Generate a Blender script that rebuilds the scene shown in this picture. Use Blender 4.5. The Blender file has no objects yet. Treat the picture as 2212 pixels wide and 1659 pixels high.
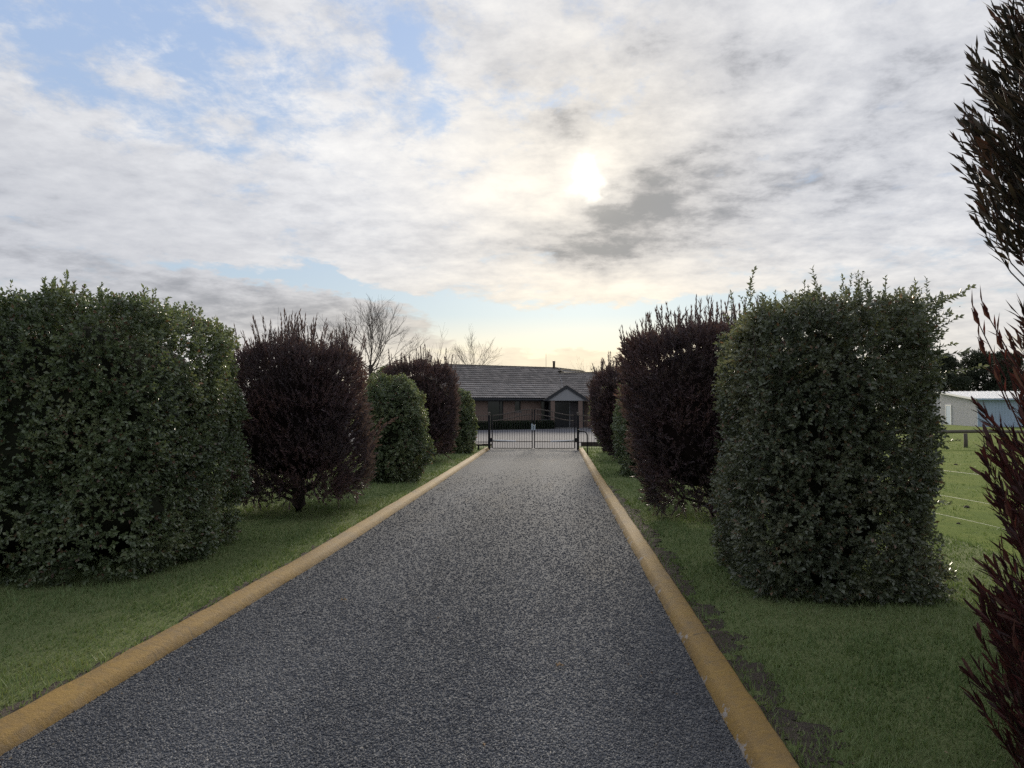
import bpy, math, random
import numpy as np
from mathutils import Vector, Matrix

# ---------------------------------------------------------------- camera, sky, sun, exposure
SC = bpy.context.scene
COL = SC.collection
R = math.radians
F = 1662.0                      # focal length in pixels of a 2212 px wide picture
YAW = R(3.27)                   # the camera looks a little to the left of the drive
PITCH = math.atan(50.0 / F)
CAM = Vector((0.85, 0.0, 1.6))
RIGHT = Vector((math.cos(YAW), math.sin(YAW), 0))
FWD = Vector((-math.sin(YAW), math.cos(YAW), 0))

cam_data = bpy.data.cameras.new('camera')
cam_data.sensor_width = 36.0
cam_data.lens = 36.0 * F / 2212.0
cam_data.clip_start = 0.05
cam_data.clip_end = 3000
cam = bpy.data.objects.new('camera', cam_data)
COL.objects.link(cam)
cam.location = CAM
cam.rotation_euler = (R(90) + PITCH, 0, YAW)
SC.camera = cam

SC.view_settings.view_transform = 'Standard'
SC.view_settings.look = 'None'
SC.view_settings.gamma = 1.0
SC.view_settings.use_curve_mapping = False
SC.view_settings.exposure = 0.38
SC.render.engine = 'CYCLES'
SC.cycles.use_denoising = False
SC.cycles.max_bounces = 8
SC.cycles.diffuse_bounces = 4
SC.cycles.sample_clamp_indirect = 2.0
SC.cycles.sample_clamp_direct = 4.0

SUN_AZ = math.atan((1272 - 1106) / F) - YAW        # measured from +Y towards +X
SUN_EL = math.atan((880 - 385) / F)


class NT:
    """Small helper to write node graphs as expressions."""
    def __init__(s, tree):
        s.t = tree

    def n(s, kind, **kw):
        nd = s.t.nodes.new(kind)
        for k, v in kw.items():
            setattr(nd, k, v)
        return nd

    def put(s, sock, v):
        if isinstance(v, bpy.types.NodeSocket):
            s.t.links.new(v, sock)
        elif v is not None:
            sock.default_value = v

    def m(s, op, a, b=None, c=None, clamp=False):
        nd = s.n('ShaderNodeMath', operation=op, use_clamp=clamp)
        s.put(nd.inputs[0], a)
        if b is not None: s.put(nd.inputs[1], b)
        if c is not None: s.put(nd.inputs[2], c)
        return nd.outputs[0]

    def add(s, a, b): return s.m('ADD', a, b)
    def sub(s, a, b): return s.m('SUBTRACT', a, b)
    def mul(s, a, b): return s.m('MULTIPLY', a, b)

    def step(s, x, lo, hi, to0=0.0, to1=1.0):
        nd = s.n('ShaderNodeMapRange', interpolation_type='SMOOTHSTEP', clamp=True)
        s.put(nd.inputs['Value'], x)
        nd.inputs['From Min'].default_value = lo; nd.inputs['From Max'].default_value = hi
        nd.inputs['To Min'].default_value = to0; nd.inputs['To Max'].default_value = to1
        return nd.outputs['Result']

    def xyz(s, x, y, z):
        nd = s.n('ShaderNodeCombineXYZ')
        s.put(nd.inputs[0], x); s.put(nd.inputs[1], y); s.put(nd.inputs[2], z)
        return nd.outputs[0]

    def noise(s, vec, scale, detail=4.0, rough=0.55, dist=0.0, color=False, lac=2.0):
        nd = s.n('ShaderNodeTexNoise')
        if vec is not None: s.put(nd.inputs['Vector'], vec)
        nd.inputs['Scale'].default_value = scale
        nd.inputs['Detail'].default_value = detail
        nd.inputs['Roughness'].default_value = rough
        nd.inputs['Lacunarity'].default_value = lac
        nd.inputs['Distortion'].default_value = dist
        return nd.outputs['Color' if color else 'Fac']

    def mix(s, f, a, b, mode='MIX'):
        nd = s.n('ShaderNodeMix', data_type='RGBA', blend_type=mode)
        s.put(nd.inputs[0], f)
        for sock, v in ((nd.inputs[6], a), (nd.inputs[7], b)):
            if isinstance(v, (tuple, list)) and len(v) == 3: v = (*v, 1)
            s.put(sock, v)
        return nd.outputs[2]

    def ramp(s, f, stops):
        nd = s.n('ShaderNodeValToRGB')
        el = nd.color_ramp.elements
        el[0].position, el[0].color = stops[0][0], (*stops[0][1], 1)
        el[1].position, el[1].color = stops[-1][0], (*stops[-1][1], 1)
        for p, c in stops[1:-1]:
            e = el.new(p); e.color = (*c, 1)
        s.put(nd.inputs[0], f)
        return nd.outputs[0]

    def vscale(s, vec, sx, sy, sz, off=(0, 0, 0)):
        nd = s.n('ShaderNodeMapping')
        s.put(nd.inputs['Vector'], vec)
        nd.inputs['Scale'].default_value = (sx, sy, sz)
        nd.inputs['Location'].default_value = off
        return nd.outputs[0]


def sky_angles(px, py):
    """direction of a point of the sky, as (azimuth, elevation) in radians"""
    x, z, y = (px - 1106) / F, (829.5 - py) / F, 1.0
    y, z = y * math.cos(PITCH) - z * math.sin(PITCH), y * math.sin(PITCH) + z * math.cos(PITCH)
    return math.atan2(x, y) - YAW, math.atan2(z, math.hypot(x, y))


def make_world():
    w = bpy.data.worlds.new('World'); SC.world = w
    w.use_nodes = True
    t = w.node_tree; t.nodes.clear(); g = NT(t)
    STR = 0.1
    out = g.n('ShaderNodeOutputWorld'); bg = g.n('ShaderNodeBackground')
    bg.inputs['Strength'].default_value = STR
    t.links.new(bg.outputs[0], out.inputs[0])
    sky = g.n('ShaderNodeTexSky', sky_type='NISHITA')
    sky.sun_disc = False
    sky.sun_elevation = SUN_EL; sky.sun_rotation = SUN_AZ
    sky.air_density = 1.0; sky.dust_density = 1.2; sky.ozone_density = 1.5
    tc = g.n('ShaderNodeTexCoord').outputs['Generated']
    sp = g.n('ShaderNodeSeparateXYZ'); g.put(sp.inputs[0], tc)
    X, Y, Z = sp.outputs
    az = g.m('ARCTAN2', X, Y)
    el = g.m('ARCSINE', g.m('MINIMUM', g.m('MAXIMUM', Z, -1.0), 1.0))
    # the cloud sheet, seen in perspective: a plane overhead
    zz = g.add(g.m('MAXIMUM', Z, 0.0), 0.17)
    P = g.xyz(g.m('DIVIDE', X, zz), g.m('DIVIDE', Y, zz), 0.37)
    # az/el warped by noise so the large shapes get ragged edges
    W = g.n('ShaderNodeSeparateColor'); g.put(W.inputs[0], g.noise(g.xyz(g.mul(az, 6.0), g.mul(el, 13.0), 0.2), 1.0, 7, 0.62, color=True))
    azw = g.add(az, g.mul(g.sub(W.outputs[0], 0.5), 0.26))
    elw = g.add(el, g.mul(g.sub(W.outputs[1], 0.5), 0.10))

    S2 = g.n('ShaderNodeSeparateColor'); g.put(S2.inputs[0], g.noise(g.xyz(g.mul(az, 26.0), g.mul(el, 34.0), 1.2), 1.0, 5, 0.6, color=True))
    az2 = g.add(az, g.mul(g.sub(S2.outputs[0], 0.5), 0.075)); el2 = g.add(el, g.mul(g.sub(S2.outputs[1], 0.5), 0.06))

    def blob(px, py, sx, sy, rot=0.0, a=None, e=None, power=1.0):
        """soft elliptical patch of sky at that direction; sx, sy its half sizes in the same units"""
        A, E = sky_angles(px, py)
        da = g.sub(azw if a is None else a, A); de = g.sub(elw if e is None else e, E)
        c, s_ = math.cos(R(rot)), math.sin(R(rot))
        u = g.mul(g.add(g.mul(da, c), g.mul(de, s_)), F / sx)
        v = g.mul(g.add(g.mul(da, -s_), g.mul(de, c)), F / sy)
        d2 = g.add(g.mul(u, u), g.mul(v, v))
        return g.m('POWER', 2.718, g.mul(d2, -power))

    def total(parts):
        acc = None
        for wgt, b in parts:
            x = g.mul(b, wgt)
            acc = x if acc is None else g.add(acc, x)
        return acc

    streets = g.noise(g.vscale(P, 1.4, 0.65, 1, (3.1, 1.7, 0)), 1.7, 8, 0.60, 0.2)
    puffs = g.noise(g.vscale(P, 1.15, 1.0, 1, (7.7, 2.2, 0)), 6.2, 9, 0.66, 0.15)
    fine = g.noise(g.vscale(P, 1.1, 1.2, 1, (1.3, 9.1, 0)), 5.6, 8, 0.63, 0.15)

    # ---- cover: where cloud, where open sky
    cover = g.add(g.mul(g.sub(streets, 0.5), 1.9), g.mul(g.sub(puffs, 0.5), 2.7))
    bias = total([
        (-0.66, blob(150, 130, 330, 130, -14)),
        (-0.54, blob(560, 150, 300, 120, -25)),
        (-0.72, blob(900, 150, 60, 130, 24, a=az2, e=el2)),
        (-0.66, blob(1110, 240, 190, 44, -10)),
        (-0.50, blob(1290, 215, 60, 45, 0)),
        (-0.45, blob(1450, 190, 90, 30, 20)),
        (-1.4, blob(540, 580, 170, 14, -4)),
        (-1.9, blob(790, 618, 200, 18, -14)),
        (-2.3, blob(1060, 700, 190, 38, -6)),
        (-2.2, blob(1400, 672, 280, 26, 3)),
        (-2.0, blob(1300, 728, 300, 30, 2)),
        (0.9, blob(1260, 692, 190, 7, -1)),
        (0.8, blob(1000, 722, 60, 12, 10)),
        (0.5, blob(600, 690, 330, 70, -4)),
        (0.6, blob(1250, 380, 330, 150, 0)),
        (0.5, blob(250, 430, 420, 120, -8)),
        (0.4, blob(1850, 300, 380, 260, 0)),
    ])
    cov = g.add(g.add(cover, 0.66), bias)
    dens = g.step(cov, -0.22, 0.64)
    # ---- colour of the open sky, from the sky model, paled by thin high cloud
    lum = g.n('ShaderNodeVectorMath', operation='MULTIPLY')
    g.put(lum.inputs[0], sky.outputs[0]); lum.inputs[1].default_value = (0.30, 0.36, 0.42)
    gap = g.mix(0.76, lum.outputs[0], g.ramp(g.mul(el, 1 / R(40)), [
        (0.0, (8.4, 6.9, 4.5)), (0.10, (7.6, 6.7, 5.2)), (0.17, (4.7, 5.6, 6.2)), (0.35, (3.9, 5.0, 6.7)), (0.75, (3.6, 4.8, 7.2)), (1.0, (3.2, 4.5, 7.0))]))
    # ---- colour of the clouds: lit rims, grey bellies
    tex = g.add(g.mul(g.sub(fine, 0.5), 1.5), g.mul(g.sub(puffs, 0.5), 0.9))
    grey = total([
        (0.40, blob(1290, 500, 245, 88, 6, a=az2, e=el2)),
        (0.29, blob(1415, 415, 140, 76, 35, a=az2, e=el2)),
        (0.20, blob(1250, 560, 110, 36, 0, a=az2, e=el2)),
        (0.12, blob(1600, 470, 260, 90, 6)),
        (0.46, blob(1215, 270, 60, 55, 0, a=az2, e=el2)),
        (0.16, blob(1560, 130, 200, 60, -10)),
        (0.08, blob(1850, 330, 330, 160, 8)),
        (0.06, blob(1950, 120, 260, 130, 8)),
        (0.22, blob(280, 585, 460, 45, -5)),
        (0.30, blob(620, 690, 420, 60, -3)),
        (0.16, blob(60, 420, 280, 90, 0)),
    ])
    bright = total([
        (0.30, blob(1130, 400, 260, 110, -14)),
        (0.22, blob(760, 300, 360, 90, -20)),
        (0.20, blob(1500, 600, 330, 40, 4)),
        (0.34, blob(1180, 615, 300, 40, -4)),
        (0.25, blob(1230, 770, 420, 40, 0)),
    ])
    smooth = g.mul(g.step(el, 0.02, 0.24, 0.42, 0.80), g.sub(1.0, g.mul(blob(150, 470, 520, 170, -6), 0.5)))
    lit = g.add(g.add(g.sub(0.50, grey), bright), g.mul(tex, smooth))
    cloud = g.ramp(lit, [(0.0, (2.5, 2.65, 2.95)), (0.12, (3.15, 3.27, 3.6)), (0.32, (4.6, 4.72, 5.07)), (0.60, (5.85, 5.92, 6.15)), (1.0, (7.3, 7.25, 7.2))])
    # ---- sunlight scattered forward by the thin cloud
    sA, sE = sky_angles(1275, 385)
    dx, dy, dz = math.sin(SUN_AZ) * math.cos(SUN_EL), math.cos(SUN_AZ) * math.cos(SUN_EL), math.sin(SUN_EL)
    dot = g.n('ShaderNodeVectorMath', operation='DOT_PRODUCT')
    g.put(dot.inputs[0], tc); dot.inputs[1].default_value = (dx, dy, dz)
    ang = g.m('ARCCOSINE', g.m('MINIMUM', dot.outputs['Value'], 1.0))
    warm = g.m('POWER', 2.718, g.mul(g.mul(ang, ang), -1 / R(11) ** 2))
    # forward scatter towards the sun; dulling behind the camera added to darken shrub fronts
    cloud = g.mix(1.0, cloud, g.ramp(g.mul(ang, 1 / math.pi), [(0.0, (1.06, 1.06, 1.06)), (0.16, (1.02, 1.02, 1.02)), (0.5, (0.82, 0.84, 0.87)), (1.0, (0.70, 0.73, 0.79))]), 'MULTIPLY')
    cloud = g.mix(g.mul(warm, 0.85), cloud, g.mix(1.0, cloud, (1.15, 1.05, 0.88), 'MULTIPLY'))
    low = g.m('POWER', 2.718, g.mul(g.mul(g.sub(el, R(2)), g.sub(el, R(2))), -1 / R(6) ** 2))
    side = g.m('POWER', 2.718, g.mul(g.mul(g.sub(az, SUN_AZ), g.sub(az, SUN_AZ)), -1 / R(26) ** 2))
    cloud = g.mix(g.mul(g.mul(low, side), 0.9), cloud, g.mix(1.0, cloud, (1.22, 1.05, 0.74), 'MULTIPLY'))
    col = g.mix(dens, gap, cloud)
    # the sun behind the thin edge of the cloud
    d1 = g.m('POWER', 2.718, g.mul(blob_d(g, az2, el2, 1268, 383), -1 / 27.0 ** 2))
    veil = g.sub(1.0, g.mul(blob(1395, 452, 118, 50, 32, a=az2, e=el2), 0.95))
    glow = g.mul(g.m('POWER', 2.718, g.mul(g.mul(ang, ang), -1 / R(2.6) ** 2)), 0.9)
    glow = g.add(glow, g.mul(g.m('POWER', 2.718, g.mul(g.mul(ang, ang), -1 / R(7.0) ** 2)), 0.35))
    glow = g.add(glow, g.mul(d1, 10.0))
    glow = g.mul(glow, veil)
    add = g.n('ShaderNodeMix', data_type='RGBA', blend_type='ADD')
    add.inputs[0].default_value = 1.0
    g.put(add.inputs[6], col)
    gl = g.n('ShaderNodeVectorMath', operation='SCALE'); gl.inputs[0].default_value = (1.0, 0.94, 0.80)
    g.put(gl.inputs['Scale'], glow)
    g.put(add.inputs[7], gl.outputs[0])
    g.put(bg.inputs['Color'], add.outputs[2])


def blob_d(g, azw, elw, px, py):
    A, E = sky_angles(px, py)
    da = g.mul(g.sub(azw, A), F); de = g.mul(g.sub(elw, E), F)
    return g.add(g.mul(da, da), g.mul(de, de))


make_world()

sun_data = bpy.data.lights.new('sun', 'SUN')
sun_data.energy = 3.8
sun_data.angle = R(10)
sun_data.color = (1.0, 0.90, 0.74)
sun = bpy.data.objects.new('sun', sun_data)
COL.objects.link(sun)
sd = Vector((math.sin(SUN_AZ) * math.cos(SUN_EL), math.cos(SUN_AZ) * math.cos(SUN_EL), math.sin(SUN_EL)))
sun.rotation_euler = sd.to_track_quat('Z', 'Y').to_euler()

# ---------------------------------------------------------------- helpers
def cw(xc, d, z=0.0):
    """a point given as metres to the right of and ahead of the standpoint, in world space"""
    p = Vector((CAM.x, CAM.y, 0)) + RIGHT * xc + FWD * d
    return Vector((p.x, p.y, z))


def tag(o, label=None, cat=None, group=None, kind=None):
    if label: o['label'] = label
    if cat: o['category'] = cat
    if group: o['group'] = group
    if kind: o['kind'] = kind
    return o


def empty(name, loc=(0, 0, 0), rotz=0.0, parent=None):
    o = bpy.data.objects.new(name, None)
    o.empty_display_size = 0.2
    COL.objects.link(o); o.location = loc; o.rotation_euler = (0, 0, rotz)
    if parent: o.parent = parent
    return o


def link(name, me, parent=None, loc=None, rotz=0.0):
    o = bpy.data.objects.new(name, me)
    COL.objects.link(o)
    if loc is not None: o.location = loc
    if rotz: o.rotation_euler = (0, 0, rotz)
    if parent is not None: o.parent = parent
    return o


def mesh_np(name, v, faces, mat, smooth=False):
    """v (n,3) array, faces (m,k) array with the same k for all faces"""
    v = np.asarray(v, dtype=np.float32); faces = np.asarray(faces, dtype=np.int32)
    me = bpy.data.meshes.new(name)
    k = faces.shape[1]
    me.vertices.add(len(v)); me.vertices.foreach_set('co', v.ravel())
    me.loops.add(faces.size); me.loops.foreach_set('vertex_index', faces.ravel())
    me.polygons.add(len(faces))
    me.polygons.foreach_set('loop_start', np.arange(0, faces.size, k, dtype=np.int32))
    me.polygons.foreach_set('loop_total', np.full(len(faces), k, dtype=np.int32))
    if smooth: me.polygons.foreach_set('use_smooth', np.ones(len(faces), dtype=bool))
    me.update(calc_edges=True); me.validate(clean_customdata=False)
    if mat: me.materials.append(mat)
    return me


class MB:
    """collects boxes, bars, tubes and polygons, then links them as one mesh object"""
    def __init__(s): s.v = []; s.f = []

    def poly(s, pts, faces):
        o = len(s.v); s.v += [tuple(p) for p in pts]; s.f += [tuple(i + o for i in f) for f in faces]

    def box(s, x0, x1, y0, y1, z0, z1):
        s.poly([(x0, y0, z0), (x1, y0, z0), (x1, y1, z0), (x0, y1, z0), (x0, y0, z1), (x1, y0, z1), (x1, y1, z1), (x0, y1, z1)],
               [(0, 3, 2, 1), (4, 5, 6, 7), (0, 1, 5, 4), (1, 2, 6, 5), (2, 3, 7, 6), (3, 0, 4, 7)])
        return s

    def slab(s, quad, th):
        """a flat board: quad counter-clockwise seen from its top, thickness th downwards"""
        q = [Vector(p) for p in quad]
        n = (q[1] - q[0]).cross(q[-1] - q[0]).normalized()
        k = len(q)
        b = [p - n * th for p in q]
        s.poly(q + b, [tuple(range(k)), tuple(reversed(range(k, 2 * k)))] + [(i, i + k, (i + 1) % k + k, (i + 1) % k) for i in range(k)])
        return s

    def tube(s, pts, rad, sides=6, caps=True):
        pts = [Vector(p) for p in pts]; n = len(pts)
        rads = rad if isinstance(rad, (list, tuple)) else [rad] * n
        base = len(s.v)
        up = Vector((0, 0, 1))
        for i, p in enumerate(pts):
            d = (pts[min(i + 1, n - 1)] - pts[max(i - 1, 0)]).normalized()
            a = d.cross(up)
            if a.length < 0.05: a = d.cross(Vector((1, 0, 0)))
            a.normalize(); b = a.cross(d)
            for k in range(sides):
                t = 2 * math.pi * k / sides
                s.v.append(tuple(p + (a * math.cos(t) + b * math.sin(t)) * rads[i]))
        for i in range(n - 1):
            for k in range(sides):
                k2 = (k + 1) % sides
                s.f.append((base + i * sides + k, base + i * sides + k2, base + (i + 1) * sides + k2, base + (i + 1) * sides + k))
        if caps:
            s.f.append(tuple(base + k for k in reversed(range(sides))))
            s.f.append(tuple(base + (n - 1) * sides + k for k in range(sides)))
        return s

    def lathe(s, prof, sides=12, c=(0, 0, 0)):
        base = len(s.v); n = len(prof)
        for r, z in prof:
            for k in range(sides):
                t = 2 * math.pi * k / sides
                s.v.append((c[0] + r * math.cos(t), c[1] + r * math.sin(t), c[2] + z))
        for i in range(n - 1):
            for k in range(sides):
                k2 = (k + 1) % sides
                s.f.append((base + i * sides + k, base + i * sides + k2, base + (i + 1) * sides + k2, base + (i + 1) * sides + k))
        s.f.append(tuple(base + k for k in reversed(range(sides))))
        s.f.append(tuple(base + (n - 1) * sides + k for k in range(sides)))
        return s

    def mesh(s, name, mat, smooth=False, bevel=0.0):
        me = bpy.data.meshes.new(name)
        me.from_pydata(s.v, [], s.f); me.update()
        if mat: me.materials.append(mat)
        if smooth: me.polygons.foreach_set('use_smooth', [True] * len(me.polygons))
        return me

    def obj(s, name, mat, parent=None, smooth=False, loc=None, rotz=0.0):
        return link(name, s.mesh(name, mat, smooth), parent, loc, rotz)


# ---------------------------------------------------------------- materials
def material(name, build):
    m = bpy.data.materials.new(name); m.use_nodes = True
    t = m.node_tree; t.nodes.clear(); g = NT(t)
    out = g.n('ShaderNodeOutputMaterial')
    b = g.n('ShaderNodeBsdfPrincipled')
    t.links.new(b.outputs[0], out.inputs[0])
    g.out = out; g.bsdf = b
    b.inputs['Specular IOR Level'].default_value = 0.35
    build(g, b)
    return m


def bump(g, b, h, strength=0.4, dist=0.01):
    nd = g.n('ShaderNodeBump'); nd.inputs['Strength'].default_value = strength; nd.inputs['Distance'].default_value = dist
    g.put(nd.inputs['Height'], h)
    g.put(b.inputs['Normal'], nd.outputs[0])


def obj_pos(g): return g.n('ShaderNodeTexCoord').outputs['Object']
def island(g): return g.n('ShaderNodeNewGeometry').outputs['Random Per Island']


def plain(name, col, rough=0.6, metal=0.0, var=0.12, scale=6.0, spec=0.35):
    def f(g, b):
        n = g.noise(obj_pos(g), scale, 5, 0.6)
        lo = tuple(c * (1 - var) for c in col); hi = tuple(c * (1 + var) for c in col)
        g.put(b.inputs['Base Color'], g.mix(n, lo, hi))
        b.inputs['Roughness'].default_value = rough; b.inputs['Metallic'].default_value = metal
        b.inputs['Specular IOR Level'].default_value = spec
        bump(g, b, g.noise(obj_pos(g), scale * 6, 3), 0.15, 0.004)
    return material(name, f)


def leaf_mat(name, stops, rough=0.42, trans=0.22, spec=0.4, clump=1.2, clump_amt=0.35, dead=None):
    """leaf colour: one shade per leaf, drifting from clump to clump; light passes through"""
    def f(g, b):
        r = island(g)
        big = g.noise(obj_pos(g), clump, 3, 0.5)
        mixed = g.m('ADD', g.mul(r, 1 - clump_amt), g.mul(g.step(big, 0.3, 0.7), clump_amt))
        col = g.ramp(mixed, stops)
        if dead:
            col = g.mix(g.step(g.m('FRACT', g.mul(r, 37.0)), 0.955, 0.96), col, dead)
        g.put(b.inputs['Base Color'], col)
        b.inputs['Roughness'].default_value = rough
        b.inputs['Specular IOR Level'].default_value = spec
        tr = g.n('ShaderNodeBsdfTranslucent'); g.put(tr.inputs[0], g.mix(1.0, col, (1.2, 1.15, 0.75), 'MULTIPLY'))
        mx = g.n('ShaderNodeMixShader'); mx.inputs[0].default_value = trans
        g.t.links.new(b.outputs[0], mx.inputs[1]); g.t.links.new(tr.outputs[0], mx.inputs[2])
        g.t.links.new(mx.outputs[0], g.out.inputs[0])
    return material(name, f)


def maroon_mat(name, rand):
    """leaves that are deep red low on the bush and turn brown-green towards its top"""
    def f(g, b):
        p = obj_pos(g) if rand is island else g.n('ShaderNodeObjectInfo').outputs['Location']
        sp = g.n('ShaderNodeSeparateXYZ'); g.put(sp.inputs[0], p)
        r = rand(g)
        red = g.ramp(r, [(0.0, (0.036, 0.017, 0.018)), (0.4, (0.062, 0.022, 0.022)), (0.75, (0.095, 0.028, 0.026)), (1.0, (0.080, 0.044, 0.030))])
        dull = g.ramp(r, [(0.0, (0.020, 0.020, 0.016)), (0.5, (0.034, 0.030, 0.022)), (0.85, (0.046, 0.030, 0.024)), (1.0, (0.060, 0.032, 0.026))])
        k = g.step(g.add(sp.outputs[2], g.mul(g.sub(g.noise(p, 2.0, 3), 0.5), 0.9)), 1.55, 2.15)
        col = g.mix(k, red, dull)
        g.put(b.inputs['Base Color'], col); b.inputs['Roughness'].default_value = 0.45
        tr = g.n('ShaderNodeBsdfTranslucent'); g.put(tr.inputs[0], g.mix(1.0, col, (1.2, 1.0, 0.8), 'MULTIPLY'))
        mx = g.n('ShaderNodeMixShader'); mx.inputs[0].default_value = 0.2
        g.t.links.new(b.outputs[0], mx.inputs[1]); g.t.links.new(tr.outputs[0], mx.inputs[2]); g.t.links.new(mx.outputs[0], g.out.inputs[0])
    return material(name, f)


M = {}
M['hedge_leaf'] = leaf_mat('hedge_leaf', [(0.0, (0.048, 0.070, 0.040)), (0.3, (0.098, 0.132, 0.070)), (0.65, (0.142, 0.178, 0.094)), (1.0, (0.215, 0.232, 0.125))], 0.33, 0.30, 0.75, 1.5, 0.5, (0.15, 0.085, 0.06))
M['loose_leaf'] = leaf_mat('loose_leaf', [(0.0, (0.058, 0.074, 0.048)), (0.35, (0.102, 0.122, 0.078)), (0.7, (0.142, 0.160, 0.104)), (1.0, (0.205, 0.204, 0.134))], 0.33, 0.30, 0.75, 1.8, 0.5, (0.18, 0.11, 0.07))
M['purple_leaf'] = leaf_mat('purple_leaf', [(0.0, (0.060, 0.050, 0.058)), (0.4, (0.092, 0.067, 0.076)), (0.75, (0.125, 0.078, 0.086)), (1.0, (0.175, 0.098, 0.096))], 0.42, 0.26, 0.45, 1.3, 0.5)
M['maroon_leaf'] = maroon_mat('maroon_leaf', island)
M['pine_leaf'] = leaf_mat('pine_leaf', [(0.0, (0.034, 0.044, 0.032)), (0.6, (0.055, 0.065, 0.044)), (1.0, (0.080, 0.085, 0.055))], 0.6, 0.1, 0.2, 0.25, 0.4)  # leaf colour lightened and greyed to stand in for distance haze
M['box_leaf'] = leaf_mat('box_leaf', [(0.0, (0.016, 0.028, 0.014)), (1.0, (0.035, 0.050, 0.025))], 0.5, 0.1, 0.3)
M['bark'] = plain('bark', (0.045, 0.036, 0.030), 0.9, 0, 0.35, 14)
M['twig'] = plain('twig', (0.060, 0.045, 0.036), 0.85, 0, 0.3, 10)
M['inner'] = plain('shade_core', (0.020, 0.022, 0.014), 1.0, 0, 0.4, 8, 0.1)  # solid filling of the crowns, their inner shade put into its dark colour
M['inner_purple'] = plain('purple_shade_core', (0.018, 0.012, 0.011), 1.0, 0, 0.4, 8, 0.1)  # same dark filling for purple crowns, shade painted in as colour


# ---------------------------------------------------------------- foliage
def unit(a): return a / np.maximum(np.linalg.norm(a, axis=-1, keepdims=True), 1e-9)


def rand_dirs(rng, n):
    return unit(rng.normal(size=(n, 3)))


def lumps(p, rng, scale, amp, k=7):
    """smooth pseudo-random bulges, one value per point"""
    out = np.zeros(len(p))
    for i in range(k):
        w = rng.normal(size=3) * scale * (1 + 0.25 * i); ph = rng.uniform(0, 6.28)
        out += np.sin(p @ w + ph) / (1 + 0.2 * i)
    return out * amp / 2.2


class Crown:
    """a crown given by its half widths a (x) and b (y), a squareness and a profile of (height, relative width)"""
    def __init__(s, a, b, prof, expo=2.4, seed=1, bulge=0.07, lean=None):
        s.a, s.b, s.e = a, b, expo
        s.prof = np.array(prof, float); s.seed = seed; s.bulge = bulge; s.lean = lean
        th = np.linspace(0, 2 * np.pi, 721)
        c, si = np.abs(np.cos(th)) / a, np.abs(np.sin(th)) / b
        r = (c ** expo + si ** expo) ** (-1 / expo)
        s.th, s.r = th, r
        x, y = r * np.cos(th), r * np.sin(th)
        seg = np.hypot(np.diff(x), np.diff(y)); s.cum = np.concatenate([[0], np.cumsum(seg)]); s.cum /= s.cum[-1]
        z, w = s.prof[:, 0], s.prof[:, 1]
        m = 0.5 * (a + b)
        sl = np.hypot(np.diff(z), np.diff(w) * m); area = sl * np.maximum(0.5 * (w[1:] + w[:-1]), 0.05)
        s.pc = np.concatenate([[0], np.cumsum(area)]); s.pc /= s.pc[-1]

    def surface(s, n, rng, shrink=1.0, flat=False):
        u = rng.uniform(size=n); i = np.clip(np.searchsorted(s.pc, u) - 1, 0, len(s.prof) - 2)
        t = (u - s.pc[i]) / np.maximum(s.pc[i + 1] - s.pc[i], 1e-9)
        z = s.prof[i, 0] + t * (s.prof[i + 1, 0] - s.prof[i, 0])
        w = s.prof[i, 1] + t * (s.prof[i + 1, 1] - s.prof[i, 1])
        th = np.interp(rng.uniform(size=n), s.cum, s.th)
        return s.at(z, w, th, i, shrink)

    def at(s, z, w, th, i, shrink=1.0):
        r = np.interp(th, s.th, s.r)
        p = np.stack([r * np.cos(th) * w * shrink, r * np.sin(th) * w * shrink, z], 1)
        nx = np.sign(np.cos(th)) * (np.abs(r * np.cos(th)) / s.a) ** (s.e - 1) / s.a
        ny = np.sign(np.sin(th)) * (np.abs(r * np.sin(th)) / s.b) ** (s.e - 1) / s.b
        hn = unit(np.stack([nx, ny, np.zeros_like(nx)], 1))
        dz = s.prof[i + 1, 0] - s.prof[i, 0]; dw = (s.prof[i + 1, 1] - s.prof[i, 1]) * 0.5 * (s.a + s.b)
        nrm = unit(hn * dz[:, None] + np.stack([np.zeros_like(dz), np.zeros_like(dz), -dw], 1))
        b = lumps(p, np.random.default_rng(s.seed), 2.6, s.bulge) + lumps(p, np.random.default_rng(s.seed + 9), 7.0, s.bulge * 0.9)
        p = p + nrm * b[:, None]
        if s.lean: p[:, :2] += np.array(s.lean)[None, :] * (p[:, 2:3] - s.prof[0, 0])
        return p, nrm

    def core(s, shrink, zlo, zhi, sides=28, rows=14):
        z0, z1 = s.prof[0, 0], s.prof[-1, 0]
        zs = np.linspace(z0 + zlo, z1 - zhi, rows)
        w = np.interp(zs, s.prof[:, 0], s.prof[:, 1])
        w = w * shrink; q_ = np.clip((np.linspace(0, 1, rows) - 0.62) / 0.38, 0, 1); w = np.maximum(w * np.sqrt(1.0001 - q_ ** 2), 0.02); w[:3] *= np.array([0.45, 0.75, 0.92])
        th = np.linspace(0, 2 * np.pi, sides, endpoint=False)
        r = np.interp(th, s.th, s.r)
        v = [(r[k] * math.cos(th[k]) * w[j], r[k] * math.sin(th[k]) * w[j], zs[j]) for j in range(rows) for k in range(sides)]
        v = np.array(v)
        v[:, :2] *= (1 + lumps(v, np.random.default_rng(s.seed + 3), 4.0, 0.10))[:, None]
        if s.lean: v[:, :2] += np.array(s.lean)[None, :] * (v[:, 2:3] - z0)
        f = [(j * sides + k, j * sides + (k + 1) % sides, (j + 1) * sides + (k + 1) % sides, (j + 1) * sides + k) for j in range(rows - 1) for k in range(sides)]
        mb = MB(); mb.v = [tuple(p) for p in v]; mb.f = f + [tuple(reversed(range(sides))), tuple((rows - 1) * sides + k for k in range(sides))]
        return mb


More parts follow.
